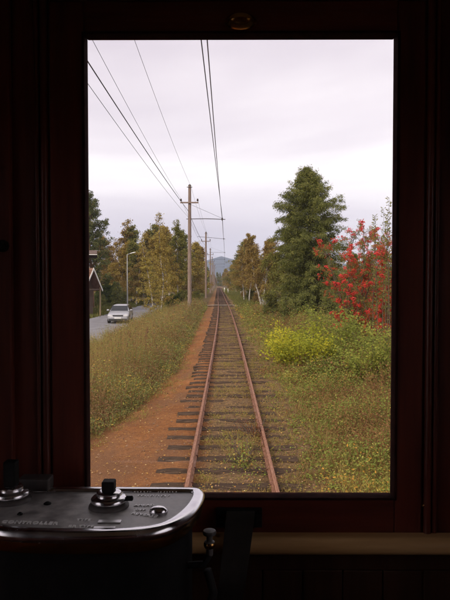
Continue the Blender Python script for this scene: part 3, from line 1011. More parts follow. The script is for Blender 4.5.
for px, d, yt, key, leaf, lab in [
    (244, 78, 246, 'birch_tall', 'leaf_brown', 'thin white-stemmed birch closest to the rails past the path'),
    (249.5, 75, 243, 'birch_tall', 'leaf_brown', 'thin white-stemmed birch between the rails birch and the forked birch'),
    (270, 82, 236, 'birch_c', 'leaf_brown', 'rusty birch behind the forked birch and the olive tree'),
    (256, 90, 238, 'birch_a', 'leaf_brown', 'rusty birch straight behind the forked white birch'),
    (248, 104, 241, 'birch_c', 'leaf_olive', 'olive birch rising between the thin white stems'),
    (241, 120, 249, 'birch_c', 'leaf_gold', 'golden birch where the wood begins to drop toward the mountain'),
    (236, 140, 254, 'birch_a', 'leaf_olive', 'olive birch beside the far rails'),
    (232.5, 170, 259, 'birch_c', 'leaf_brown', 'small brown birch near the mountain foot, track edge'),
    (230, 215, 264, 'birch_a', 'leaf_olive', 'small olive birch close to the vanishing rails'),
    (228, 270, 268, 'birch_c', 'leaf_brown', 'smallest brown birch by the vanishing rails'),
    (296, 62, 226, 'birch_c', 'leaf_olive', 'olive tree mostly hidden behind the big spruce'),
    (347, 58, 252, 'birch_c', 'leaf_olive', 'olive tree behind the rowan, next to the big spruce'),
    (368, 60, 258, 'birch_c', 'leaf_brown', 'brown tree behind the middle of the rowan'),
    (392, 56, 250, 'birch_a', 'leaf_olive', 'olive tree behind the rowan at the window edge'),
]:
    tree_px('birch_tree', key, px, d, yt, 'bark_birch', leaf, lab, group=GR, rz=random.uniform(0, 6), sxy=1.4)
for k in range(11):
    px = 205 + 2.6 * k + random.uniform(-0.5, 0.5)
    tree_px('end_tree', 'birch_c' if k % 3 else 'far_spruce', px, 345 + 12 * (k % 4), 272 + random.uniform(-1.5, 3), 'bark_grey', ['needle', 'leaf_brown', 'leaf_olive'][k % 3],
            'small distant tree in the row that closes the track under the mountain', group='row of trees at the end of the track')

# a mass of wood further back, on both sides
g = np.random.default_rng(77)
P, C = [], []
for x0, x1, n in ((-120, -17, 170), (9, 120, 170)):
    for i in range(n):
        c = np.array([g.uniform(x0, x1), g.uniform(112, 160), 0])
        hh = g.uniform(5.5, 8.5)
        m = 230
        q = unit(g.normal(size=(m, 3))) * g.uniform(0.3, 1, (m, 1)) ** 0.4 * np.array([2.2, 2.2, hh / 2]) + c + np.array([0, 0, hh / 2 - 0.5])
        P.append(q)
        C.append(np.clip(g.normal(g.uniform(0.25, 0.8), 0.12, m), 0, 1))
P, C = np.concatenate(P), np.concatenate(C)
S = g.uniform(0.25, 0.5, len(P))
fw = link('distant_wood', quads_mesh('distant_wood', leaf_arrays(P, g.normal(size=P.shape), S, S * 0.7, 0.2, g), C), 'leaf_brown')
tag(fw, 'brown mass of distant woodland behind the birches', 'woodland', kind='stuff')


# ------------------------------------------------------------------ rowan with red berries
def rowan(name, px, d, ytop, spread, stems, nclus, seed, label, upright=0.0, leaflets=1.0):
    g = np.random.default_rng(seed)
    p = on(px, 282, d)
    h = at(px, ytop, d).z - p.z
    root = empty(name, p)
    tag(root, label, 'tree' if nclus else 'shrub')
    wood = MB()
    P, D, C, S = [], [], [], []
    tips = []
    for s in range(stems):
        a = 6.283 * s / stems + g.uniform(-0.4, 0.4)
        k = spread / h * (1 - upright) * g.uniform(0.1, 0.75)
        hh = h * g.uniform(0.72, 1.0)
        st = curve_pts((g.normal() * 0.12, g.normal() * 0.12, -0.1), (math.cos(a) * k, math.sin(a) * k, 1), hh, 9, 0.02, g, 0.07)
        wood.tube(st, [0.020 * (1 - 0.88 * i / 9) + 0.0035 for i in range(10)], 5)
        for i in range(15):
            t = g.uniform(0.18, 1.0)
            b0 = sample_poly(st, np.array([t]))[0]
            az = g.uniform(0, 6.283)
            L = spread * 0.42 * g.uniform(0.4, 1.2) * (1 - upright * 0.75) * (1.15 - 0.6 * t)
            bp = curve_pts(b0, (math.cos(az), math.sin(az), g.uniform(0.3, 1.1) + upright), L, 4, 0.0, g, 0.15)
            wood.tube(bp, [0.008, 0.007, 0.005, 0.004, 0.003], 4, False)
            tips.append(bp[-1])
            tips.append(bp[-2])
            for w in range(int(11 * leaflets)):
                q0 = sample_poly(bp, g.uniform(0.2, 1, 1))[0]
                ax = unit(g.normal(size=3) + np.array([0, 0, -0.1]))
                m = 11
                tt = np.linspace(0.25, 1, m)
                rl = g.uniform(0.13, 0.20)
                side = unit(np.cross(ax, g.normal(size=3)))
                sg = np.where(np.arange(m) % 2, 1, -1)[:, None]
                P.append(q0 + ax * tt[:, None] * rl)
                D.append(side * sg + ax * 0.5 + np.array([0, 0, -0.25]))
                C.append(np.clip(g.normal(g.choice([0.3, 0.45, 0.55, 0.9], p=[0.27, 0.25, 0.16, 0.32] if nclus else [0.4, 0.3, 0.3, 0.0]), 0.07, m), 0, 1))
                S.append(g.uniform(0.045, 0.07, m))
    wood.build('trunk', 'wire_bark', root, smooth=True)
    P, D, C, S = map(np.concatenate, (P, D, C, S))
    link('crown', quads_mesh('crown', leaf_arrays(P, D, S, S * 0.36, 0.15, g), C), 'rowan_leaf', root)
    if nclus:
        tips = np.array(tips)
        tips = tips[tips[:, 2] > 0.10 * h]
        sel = tips[g.choice(len(tips), min(nclus, len(tips)), replace=False)]
        octv = np.array([(1, 0, 0), (-1, 0, 0), (0, 1, 0), (0, -1, 0), (0, 0, 1), (0, 0, -1)], float)
        octf = [(0, 2, 4), (2, 1, 4), (1, 3, 4), (3, 0, 4), (2, 0, 5), (1, 2, 5), (3, 1, 5), (0, 3, 5)]
        # one bunch of berries, shared by all; each bunch is a part of its own
        meshes = []
        for v in range(4):
            mb = MB()
            nb_ = 34
            th = g.uniform(0, 6.283, nb_)
            rr = np.sqrt(g.uniform(0, 1, nb_)) * 0.075
            for i in range(nb_):
                c = np.array([rr[i] * math.cos(th[i]), rr[i] * math.sin(th[i]), -0.9 * rr[i] ** 2 * 10 + g.normal() * 0.014])
                mb.add(octv * g.uniform(0.011, 0.0145) + c, octf)
            for i in range(6):
                a = i * 1.05
                mb.tube([(0, 0, -0.09), (0.045 * math.cos(a), 0.045 * math.sin(a), -0.03)], 0.003, 3, False)
            me = mb.mesh('berry_bunch')
            me.materials.append(M['berry'])
            me.shade_smooth()
            meshes.append(me)
        for i, q in enumerate(sel):
            o = link('berry_bunch', meshes[i % 4], None, root, loc=tuple(q + np.array([0, 0, 0.03])))
            o.rotation_euler = (g.normal() * 0.5, g.normal() * 0.5, g.uniform(0, 6.28))
            s = 0.60 + 0.85 * g.uniform()
            o.scale = (s, s, s)
    return root


rowan('rowan_tree', 356, 21, 218, 2.4, 16, 298, 41, 'rowan tree full of bright red berry bunches by the big spruce', 0.0, 0.9)
rowan('rowan_tree', 388, 19.5, 226, 1.7, 11, 210, 42, 'smaller rowan with red berries at the window edge', 0.0, 0.9)


def shoots(px, d, ytop, n, seed, label):
    """a few upright wands with small leaves all along"""
    g = np.random.default_rng(seed)
    p = on(px, 282, d)
    h = at(px, ytop, d).z - p.z
    root = empty('leafy_shoots', p)
    tag(root, label, 'shrub')
    wood = MB()
    P, D, C = [], [], []
    for k in range(n):
        b0 = np.array([g.normal() * 0.12, g.normal() * 0.12, -0.1])
        hh = h * (1.0 if k == 0 else g.uniform(0.82, 0.97))
        z = np.linspace(0, 1, 9)
        st = np.stack([b0[0] + 0.07 * np.sin(z * 2.1 + k * 2), b0[1] + 0.05 * z, -0.1 + z * (hh + 0.1)], -1)
        wood.tube(st, [0.013 * (1 - 0.85 * t) + 0.002 for t in z], 5)
        m = 170
        t = 0.35 + 0.65 * g.uniform(0, 1, m)
        q = sample_poly(st, t)
        dd = unit(g.normal(size=(m, 3)) * np.array([1, 1, 0.3]) + np.array([0, 0, 0.6]))
        P.append(q + dd * 0.03)
        D.append(dd)
        C.append(np.clip(g.normal(0.45, 0.1, m), 0, 0.6))
    wood.build('trunk', 'wire_bark', root, smooth=True)
    P, D, C = map(np.concatenate, (P, D, C))
    S = g.uniform(0.06, 0.11, len(P))
    link('crown', quads_mesh('crown', leaf_arrays(P, D, S, S * 0.40, 0.15, g), C), 'rowan_leaf', root)


shoots(386.5, 18.0, 197, 3, 43, 'slender upright leafy shoots rising tallest above the berries')
shoots(376, 18.5, 208, 3, 44, 'shorter upright leafy shoots in the middle of the berry tree')


# ------------------------------------------------------------------ bushes
def bush(name, px, d, h, rx, ry, n, ls, m, seed, label, cat='bush', stems=16):
    g = np.random.default_rng(seed)
    p = on(px, 282, d)
    root = empty(name, p)
    tag(root, label, cat)
    wood = MB()
    P, C = [], []
    for s in range(stems):
        a = g.uniform(0, 6.283)
        k = math.sqrt(g.uniform(0, 1))
        end = np.array([math.cos(a) * k * rx, math.sin(a) * k * ry, 0])
        hh = h * (1 - 0.45 * k * k) * g.uniform(0.7, 1.15)
        st = curve_pts(end * 0.25 + np.array([0, 0, -0.05]), end * 0.9 + np.array([0, 0, hh]), math.hypot(hh, k * max(rx, ry) * 0.8), 6, -0.02, g, 0.12)
        wood.tube(st, [0.008 * (1 - 0.8 * i / 6) + 0.002 for i in range(7)], 4, False)
        tone = g.uniform(0.2, 0.8)
        m_ = n // stems
        # leaf whorls along each stem
        t = 0.25 + 0.75 * g.uniform(0, 1, m_) ** 0.7
        q = sample_poly(st, t) + g.normal(size=(m_, 3)) * np.array([0.10, 0.10, 0.06]) * (rx + ry)* 0.8
        P.append(q)
        C.append(np.clip(g.normal(tone, 0.15, m_), 0, 1))
    wood.build('stem', 'wire_bark', root)
    P, C = np.concatenate(P), np.concatenate(C)
    P[:, 2] = np.maximum(P[:, 2], 0.02)
    D = g.normal(size=P.shape) * np.array([1, 1, 0.45]) + np.array([0, 0, -0.1])
    S = g.uniform(0.6, 1.3, len(P)) * ls
    link('foliage', quads_mesh('foliage', leaf_arrays(P, D, S, S * 0.6, 0.12, g), C), m, root)
    return root


bush('bush', 306, 16.8, 1.5, 0.95, 0.7, 4200, 0.075, 'bush_yellow', 61, 'bright yellow-green bush on the weedy ground below the big spruce', stems=22)
bush('bush', 284, 19.5, 1.3, 0.65, 0.6, 2000, 0.07, 'bush_yellow', 62, 'small yellow-green bush nearest the rails')
bush('bush', 325, 18.6, 1.85, 0.8, 0.7, 2600, 0.075, 'bush_green', 63, 'tallest green bush, just behind the bright yellow-green one')
bush('bush', 347, 17.5, 1.75, 0.9, 0.8, 3400, 0.075, 'bush_green', 64, 'green bush under the red berries')
bush('bush', 373, 15.0, 1.45, 0.85, 0.8, 3200, 0.07, 'bush_green', 65, 'green bush in the corner by the window edge')
bush('bush', 326, 14.8, 0.7, 0.9, 0.7, 2200, 0.065, 'weed_right', 66, 'low brownish bush in front of the yellow-green one')
bush('bush', 388, 17.5, 1.3, 0.7, 0.8, 1800, 0.07, 'weed_right', 67, 'brownish bush under the smaller rowan')
bush('dry_bramble', 256, 9.4, 0.24, 0.22, 0.55, 900, 0.022, 'bramble', 68, 'dry reddish bramble clump against the near rail', stems=26)
bush('weed_clump', 246, 8.0, 0.20, 0.20, 0.75, 900, 0.03, 'weed_right', 69, 'green weed clump growing between the rails', cat='weed', stems=26)


# ------------------------------------------------------------------ uncounted growth
def stems_patch(X, Y, Hh, nleaf, ls, lw, spread, cvm, cvs, droop=0.0, g=rng, low=0.1):
    """leafy stalks: for each plant leaves along a leaning stalk plus thin stalk blades"""
    n = len(X)
    Z = tz(X, Y)
    base = np.stack([X, Y, Z], -1)
    lean = np.stack([g.normal(0, 0.22, n), g.normal(0, 0.22, n), np.ones(n)], -1)
    t = low + (1 - low) * g.uniform(0, 1, (n, nleaf)) ** 0.8
    pos = base[:, None, :] + lean[:, None, :] * (t * Hh[:, None])[..., None]
    pos = pos + g.normal(size=pos.shape) * (spread * np.array([1, 1, 0.4]))
    pos = pos.reshape(-1, 3)
    D = g.normal(size=pos.shape) * np.array([1, 1, 0.6]) + np.array([0, 0, 0.25 - droop])
    S = np.repeat(ls, nleaf) * g.uniform(0.6, 1.4, n * nleaf) if hasattr(ls, '__len__') else ls * g.uniform(0.6, 1.4, n * nleaf)
    cv = np.clip(np.repeat(cvm, nleaf) + g.normal(0, cvs, n * nleaf), 0, 1)
    Q1 = leaf_arrays(pos, D, S, S * lw, 0.15, g)
    Q2 = leaf_arrays(base, lean, Hh * 1.02, np.full(n, 0.012), 0.0, g)
    return np.concatenate([Q1, Q2]), np.concatenate([cv, np.clip(np.full(n, 0.15) + g.normal(0, 0.06, n), 0, 1)])


def blades(X, Y, nb, Lm, w, cvm, cvs, g=rng, spread=0.05, tilt=0.5):
    n = len(X)
    base = np.stack([X, Y, tz(X, Y) - 0.01], -1)
    pos = np.repeat(base, nb, 0) + g.normal(size=(n * nb, 3)) * np.array([spread, spread, 0])
    D = g.normal(size=pos.shape) * np.array([tilt, tilt, 0.1]) + np.array([0, 0, 1])
    L = np.repeat(Lm, nb) * g.uniform(0.5, 1.3, n * nb)
    return leaf_arrays(pos, D, L, np.full(n * nb, w) * (1 + 0.0 * L), 0.05, g), np.clip(np.repeat(cvm, nb) + g.normal(0, cvs, n * nb), 0, 1)


def spread_pts(n, y0, y1, ulo, uhi, g, power=2.0):
    """more plants near the tram, fewer far off"""
    t = g.uniform(0, 1, n)
    Y = y0 * (y1 / y0) ** t if power == 2.0 else y0 + (y1 - y0) * t ** power
    U = ulo(Y) + (uhi(Y) - ulo(Y)) * g.uniform(0, 1, n)
    return U + xc(Y), Y, U


g = np.random.default_rng(101)
# bank between red earth and road
QQ, CC = [], []
X, Y, U = spread_pts(11500, 6.6, 62, lambda y: np.full_like(y, -6.4), lambda y: edge_left(y) - 0.12, g)
dist = edge_left(Y) - U
edge_f = np.clip(dist / 1.0, 0.0, 1)
Hh = (0.22 + 0.62 * edge_f) * g.uniform(0.55, 1.25, len(X)) * (0.35 + 1.15 * swn(X, Y, 1.3, 5))
tone = np.clip(0.38 + 0.80 * (swn(X, Y, 1.1, 2) - 0.5) + g.normal(0, 0.10, len(X)), 0, 0.66)
ls = 0.026 + 0.0015 * Y
q, c = stems_patch(X, Y, Hh, 26, ls, 0.36, 0.070, tone, 0.15, g=g, low=0.05)
QQ.append(q); CC.append(c)
# yellow-leaved low plants right at the edge of the earth
X, Y, U = spread_pts(1700, 7, 60, lambda y: edge_left(y) - 0.7, lambda y: edge_left(y) + 0.05, g)
q, c = stems_patch(X, Y, g.uniform(0.08, 0.30, len(X)), 18, 0.025 + 0.0013 * Y, 0.42, 0.05, g.normal(0.50, 0.12, len(X)), 0.13, g=g)
QQ.append(q); CC.append(c)
ob = link('bank_weeds', quads_mesh('bank_weeds', np.concatenate(QQ), np.concatenate(CC)), 'weed')
tag(ob, 'tangle of tall autumn weeds on the bank between road and red earth', 'weeds', kind='stuff')
# dry stalks and grass on the same bank
X, Y, U = spread_pts(9500, 7.2, 66, lambda y: np.full_like(y, -6.6), lambda y: edge_left(y) - 0.35, g)
back = sstep(0.2, 1.3, edge_left(Y) - U) * sstep(8.5, 14, Y)
keep = g.uniform(0, 1, len(X)) < (0.30 + 0.70 * back) * np.clip(0.25 + 1.2 * swn(X, Y, 1.5, 11), 0, 1)
X, Y, U, back = X[keep], Y[keep], U[keep], back[keep]
q, c = blades(X, Y, 6, (0.35 + 0.75 * g.uniform(0, 1, len(X))) * (0.6 + 0.60 * back), 0.0075, np.clip(0.5 + 0.9 * (swn(X, Y, 1.0, 9) - 0.5), 0, 1), 0.18, g, 0.06, 0.20)
X, Y, U = spread_pts(900, 9, 60, lambda y: np.full_like(y, -6.4), lambda y: edge_left(y) - 0.9, g)
q2, c2 = blades(X, Y, 3, g.uniform(0.75, 1.15, len(X)), 0.009, g.uniform(0.0, 0.45, len(X)), 0.12, g, 0.10, 0.16)
# drooping seed heads at the top of the stalks
P = (q2[:, 2] * 1.0)
q3 = np.concatenate([leaf_arrays(P - np.array([0, 0, 0.05 * j_]), g.normal(size=P.shape) * 0.6 + np.array([0, 0, 0.4]), g.uniform(0.04, 0.09, len(P)), 0.012, 0.1, g) for j_ in range(4)])
q, c = np.concatenate([q, q2, q3]), np.concatenate([c, c2, np.clip(np.tile(c2, 4) * 0.6, 0, 1)])
ob = link('bank_grass', quads_mesh('bank_grass', q, c), 'grass_dry')
tag(ob, 'dry straw-coloured grass stalks among the bank weeds', 'grass', kind='stuff')

# brown seed spikes, single plants
spike = MB()
gg = np.random.default_rng(5)
spike.tube([(0, 0, -0.05), (0.01, 0, 0.5), (0.03, 0.01, 1.0)], [0.006, 0.005, 0.003], 4)
for i in range(60):
    t = gg.uniform(0.5, 1.0)
    a = gg.uniform(0, 6.28)
    r = 0.035 * (1.15 - t) + 0.008
    c = np.array([0.02 * t + r * math.cos(a), r * math.sin(a), t])
    s = gg.uniform(0.010, 0.020)
    spike.add(np.array([(1, 0, 0), (-1, 0, 0), (0, 1, 0), (0, -1, 0), (0, 0, 1.3), (0, 0, -1.3)]) * s + c, [(0, 2, 4), (2, 1, 4), (1, 3, 4), (3, 0, 4), (2, 0, 5), (1, 2, 5), (3, 1, 5), (0, 3, 5)])
M['seed_brown'] = mat_noise('seed_brown', (0.085, 0.035, 0.022), (0.19, 0.085, 0.045), 20, 0.9, bmp=0.2)
spm = spike.mesh('seed_spike')
spm.materials.append(M['seed_brown'])
for px, d, s, lab in [(144, 21, 0.95, 'tallest dark brown seed spike above the bank weeds'), (147, 20, 0.8, 'dark brown seed spike just trackward of the tallest one'), (141, 24, 0.8, 'thin dark seed spike roadward of the tallest one'),
                      (128, 22, 0.9, 'dark brown seed spike standing below the car'), (122, 27, 0.85, 'thin brown seed spike under the bumper of the car'), (112, 18, 0.8, 'brown seed spike in the weeds near the window post')]:
    p = on(px, 282, d)
    o = link('seed_spike', spm, None, loc=p)
    o.scale = (1.2, 1.2, s * 1.15)
    o.rotation_euler = (random.uniform(-0.08, 0.08), random.uniform(-0.08, 0.08), random.uniform(0, 6))
    tag(o, lab, 'weed', 'brown seed spikes on the bank')

# ground cover on the other side
QQ, CC = [], []
X, Y, U = spread_pts(15500, 6.2, 58, lambda y: 0.72 + 0 * y, lambda y: 4.0 + 0.12 * y, g)
keep = g.uniform(0, 1, len(X)) < np.clip((U - 0.7) / 0.95, 0.10, 1) * np.clip(2.4 * swn(X, Y, 2.2, 4) - 0.45, 0.12, 1)
X, Y, U = X[keep], Y[keep], U[keep]
Hh = np.clip(0.04 + 0.19 * (U - 0.9), 0.035, 0.55) * g.uniform(0.5, 1.35, len(X)) * np.clip(2.6 * swn(X, Y, 2.2, 4) - 0.35, 0.25, 1.7)
tone = 0.44 + 0.80 * (swn(X, Y, 1.3, 7) - 0.5) + g.normal(0, 0.12, len(X))
q, c = stems_patch(X, Y, Hh, 20, 0.024 + 0.0015 * Y, 0.45, 0.06, tone, 0.16, g=g)
QQ.append(q); CC.append(c)
ob = link('ground_cover', quads_mesh('ground_cover', np.concatenate(QQ), np.concatenate(CC)), 'weed_right')
tag(ob, 'low green and brown ground plants opposite the red earth', 'ground cover', kind='stuff')
X, Y, U = spread_pts(6000, 6.2, 75, lambda y: 1.2 + 0 * y, lambda y: 4.0 + 0.10 * y, g)
q, c = blades(X[::2], Y[::2], 12, g.uniform(0.12, 0.36, len(X[::2])), 0.006, np.clip(0.45 + 0.8 * (swn(X[::2], Y[::2], 0.9, 12) - 0.5), 0, 1), 0.18, g, 0.05, 0.6)
ob = link('verge_grass', quads_mesh('verge_grass', q, c), 'grass_dry')
tag(ob, 'short dry grass among the ground plants by the rails', 'grass', kind='stuff')
# between the rails and by the sleeper ends
X, Y, U = spread_pts(5200, 5.6, 60, lambda y: -0.42 + 0 * y, lambda y: 1.15 + 0 * y, g)
keep = g.uniform(0, 1, len(X)) < np.clip(2.1 * (swn(X, Y, 2.3, 6) - 0.33), 0.05, 1)
X, Y, U = X[keep], Y[keep], U[keep]
q, c = blades(X, Y, 8, g.uniform(0.035, 0.11, len(X)), 0.007, np.clip(0.45 + 0.9 * (swn(X, Y, 1.2, 3) - 0.5), 0, 1), 0.2, g, 0.045, 0.8)
q2, c2 = stems_patch(X[::2], Y[::2], g.uniform(0.03, 0.10, len(X[::2])), 8, 0.022, 0.55, 0.035, np.full(len(X[::2]), 0.62), 0.2, g=g)
ob = link('track_weeds', quads_mesh('track_weeds', np.concatenate([q, q2]), np.concatenate([c, c2])), 'grass_dry')
tag(ob, 'sparse dry grass and weeds between the rails', 'weeds', kind='stuff')
# ragged tufts creeping over the red earth
X, Y, U = spread_pts(900, 6.4, 45, lambda y: edge_left(y) - 0.1, lambda y: edge_left(y) + 0.62, g)
keep = g.uniform(0, 1, len(X)) < np.clip(2.2 * swn(X, Y, 2.6, 13) - 0.6, 0, 1) * sstep(0.65, 0.0, U - edge_left(Y))
X, Y, U = X[keep], Y[keep], U[keep]
q, c = blades(X, Y, 9, g.uniform(0.05, 0.16, len(X)), 0.006, np.clip(g.normal(0.55, 0.2, len(X)), 0, 1), 0.2, g, 0.04, 0.8)
q2, c2 = stems_patch(X, Y, g.uniform(0.03, 0.14, len(X)), 10, 0.026, 0.45, 0.04, g.normal(0.5, 0.2, len(X)), 0.2, g=g)
ob = link('edge_tufts', quads_mesh('edge_tufts', np.concatenate([q, q2]), np.concatenate([c, c2])), 'grass_dry')
tag(ob, 'small tufts creeping from the bank over the red earth', 'grass', kind='stuff')
# green verge beyond the road and along the far track
X = np.concatenate([g.uniform(-16, -12.5, 2600), g.uniform(-6.6, -3.2, 1500), g.uniform(1.4, 4.6, 2600)])
Y = np.concatenate([g.uniform(55, 110, 2600), g.uniform(62, 190, 1500), g.uniform(60, 210, 2600)])
X[2600:] += xc(Y[2600:])
X[:2600] += 2.2 * sstep(75, 150, Y[:2600])
q, c = blades(X, Y, 5, g.uniform(0.25, 0.5, len(X)), 0.07, np.clip(g.normal(0.4, 0.2, len(X)), 0, 1), 0.15, g, 0.3, 0.5)
ob = link('far_grass', quads_mesh('far_grass', q, c), 'grass_green')
tag(ob, 'green grass verges beyond the road and along the far track', 'grass', kind='stuff')
# fallen leaves
X, Y, U = spread_pts(17000, 5.8, 40, lambda y: edge_left(y) - 0.1, lambda y: 3.2 + 0.05 * y, g)
keep = g.uniform(0, 1, len(X)) < np.where(U < -0.5, 0.38 + 0.6 * sstep(1.1, 0.0, U - edge_left(Y)), 0.85)
X, Y, U = X[keep], Y[keep], U[keep]
P = np.stack([X, Y, tz(X, Y) + g.uniform(0.004, 0.03, len(X))], -1)
D = g.normal(size=P.shape) * np.array([1, 1, 0.22])
S = g.uniform(0.014, 0.036, len(P))
n = len(P)
Dn = unit(D)
Sv = unit(np.cross(Dn, np.array([0, 0, 1.0]) + g.normal(size=P.shape) * 0.25))
Nn = np.cross(Sv, Dn)
mid = P + Dn * S[:, None] * 0.45 + Nn * S[:, None] * 0.12
Q = np.stack([P, mid + Sv * S[:, None] * 0.36, P + Dn * S[:, None], mid - Sv * S[:, None] * 0.36], 1)
ob = link('fallen_leaves', quads_mesh('fallen_leaves', Q, np.clip(g.normal(0.55, 0.28, n), 0, 1)), 'fallen')
tag(ob, 'yellow fallen leaves scattered over track and earth', 'leaves', kind='stuff')
# small stones in the earth
mb = MB()
oct_ = np.array([(1, 0, 0), (-1, 0, 0), (0, 1, 0), (0, -1, 0), (0, 0, 0.8), (0, 0, -0.8)], float)
octf = [(0, 2, 4), (2, 1, 4), (1, 3, 4), (3, 0, 4), (2, 0, 5), (1, 2, 5), (3, 1, 5), (0, 3, 5)]
X, Y, U = spread_pts(5200, 5.8, 26, lambda y: edge_left(y), lambda y: 1.7 + 0 * y, g)
Z = tz(X, Y)
for i in range(len(X)):
    s = 0.004 + 0.020 * g.uniform() ** 6
    mb.add(oct_ * s * g.uniform(0.6, 1.4, 3) * g.uniform(0.8, 1.2, (6, 1)) + np.array([X[i], Y[i], Z[i] + s * 0.2]), octf)
ob = mb.build('pebbles', 'stone')
tag(ob, 'small stones scattered in the red earth and ballast', 'pebbles', kind='stuff')

# ------------------------------------------------------------------ house by the road
def house():
    # axes: ridge runs to the west-south-west, the gable faces the railway
    p = at(96.8, 318, 56.5)
    ang = math.atan2(-0.38, 0.92)            # direction from ridge end towards the gable face
    root = empty('gabled_house', (-12.95, 57.5, -1.0), R(-22))
    tag(root, 'small gabled house with red-brown roof and white bargeboards beside the road', 'house')
    W, EZ, RZ, LEN = 1.25, 2.42, 4.5, 5.0    # half width, eaves, ridge, length (to -x)
    MB().add([(-LEN, -W, 0), (-0.9, -W, 0), (-0.9, W, 0), (-LEN, W, 0), (-LEN, -W, EZ + .3), (-0.9, -W, EZ + .3), (-0.9, W, EZ + .3), (-LEN, W, EZ + .3), (-LEN, 0, RZ - .15), (-0.9, 0, RZ - .15)],
             [(0, 1, 5, 4), (2, 3, 7, 6), (1, 2, 6, 9, 5), (3, 0, 4, 8, 7)]).build('wall', 'wall_dark', root)
    for s in (-1, 1):
        e0, e1 = Vector((0, s * (W + 0.22), EZ)), Vector((0, 0, RZ))
        nrm = Vector((0, s * (RZ - EZ), W + 0.22)).normalized() * 0.07
        rf = MB()
        vs = []
        for x in (-LEN - 0.2, 0.05):
            for q in (e0, e1, e1 + Vector((0, 0, 0.12)), e0 + nrm):
                vs.append((x, q.y, q.z))
        rf.add(vs, [(0, 1, 2, 3), (7, 6, 5, 4), (0, 4, 5, 1), (1, 5, 6, 2), (2, 6, 7, 3), (3, 7, 4, 0)])
        ro = rf.build('roof', 'roof_tile', root)
        # tile courses
        for k in range(9):
            t = (k + 0.5) / 9.3
            a = e0.lerp(e1, t) + nrm * 1.02
            tb = MB().tube([(-LEN - 0.2, a.y, a.z + 0.02), (0.05, a.y, a.z + 0.02)], 0.035, 5)
            tb.build('tile_course', 'roof_tile', ro)
        bb = MB()
        vs = []
        for x in (0.052, 0.10):
            for q in (e0 - Vector((0, 0, .06)), e1 - Vector((0, 0, .06)), e1 + Vector((0, 0, 0.16)), e0 + nrm + Vector((0, 0, .05))):
                vs.append((x, q.y, q.z))
        bb.add(vs, [(3, 2, 1, 0), (4, 5, 6, 7), (0, 1, 5, 4), (1, 2, 6, 5), (2, 3, 7, 6), (3, 0, 4, 7)])
        bb.build('bargeboard', 'paint_white', root)
        MB().box(-0.12, -0.02, s * W - 0.05, s * W + 0.05, 0, EZ + 0.35).build('porch_post', 'wall_ochre', root)
    MB().box(-0.1, -0.04, -W, W, EZ + 0.1, EZ + 0.22).build('tie_beam', 'wall_dark', root)
    MB().box(-0.9, -0.86, -0.45, 0.45, 0.02, 2.05).build('door', 'wall_ochre', root)
    return root


house()


def big_house():
    root = empty('large_house', (-14.45, 62.6, -0.9), R(12))
    tag(root, 'larger house with dark eaves seen above the small gable', 'house')
    MB().box(-9, -0.4, 0.3, 7, 0, 6.0).build('wall', 'wall_dark', root)
    vs = []
    for x in (-9.6, 0.75):
        vs += [(x, -0.8, 6.0), (x, 3.5, 6.5), (x, 7.8, 6.0), (x, 7.8, 6.15), (x, 3.5, 6.68), (x, -0.8, 6.15)]
    MB().add(vs, [(0, 1, 2, 3, 4, 5), (11, 10, 9, 8, 7, 6), (0, 6, 7, 1), (1, 7, 8, 2), (2, 8, 9, 3), (3, 9, 10, 4), (4, 10, 11, 5), (5, 11, 6, 0)]).build('roof', 'roof_dark', root)
    MB().box(-9.55, 0.77, -0.84, -0.802, 5.98, 6.06).build('fascia', 'paint_white', root)
    for z in (1.0, 3.3):
        for y in (1.2, 4.4):
            w = MB().box(-0.4, -0.35, y, y + 1.2, z, z + 1.2).build('window', 'paint_white', root)
            MB().box(-0.348, -0.34, y + 0.1, y + 1.1, z + 0.1, z + 1.1).build('pane', 'car_glass', w)
    return root


big_house()

# grey board fence by the wood
fr = empty('board_fence', on(269, 282, 60), R(12))
tag(fr, 'weathered grey board fence half hidden by the low spruce', 'fence')
for k in range(13):
    x = -0.75 + 0.16 * k
    MB().add([(x, 0, -0.3), (x + 0.13, 0, -0.3), (x + 0.13, 0.03, -0.3), (x, 0.03, -0.3), (x, 0, 1.15 + random.uniform(-0.05, 0.05)), (x + 0.13, 0, 1.15 + random.uniform(-0.05, 0.05)), (x + 0.13, 0.03, 1.15), (x, 0.03, 1.15)],
             [(0, 1, 5, 4), (1, 2, 6, 5), (2, 3, 7, 6), (3, 0, 4, 7), (4, 5, 6, 7)]).build('board', 'grey_board', fr)
for z in (0.25, 0.85):
    MB().box(-0.8, 1.4, 0.033, 0.09, z, z + 0.09).build('fence_rail', 'grey_board', fr)

# white marker posts far along the line
for px, d, lab in [(224.4, 150, 'white marker post beside the far rails'), (228.0, 128, 'short white marker post a little nearer than the other')]:
    p = on(px, 282, d)
    r_ = empty('marker_post', p)
    tag(r_, lab, 'post', 'white marker posts')
    MB().box(-0.05, 0.05, -0.05, 0.05, -0.3, 0.9).build('shaft', 'paint_white', r_, bevel=0.01)
    MB().box(-0.13, 0.13, -0.08, -0.052, 0.6, 1.05).build('marker_board', 'paint_white', r_)

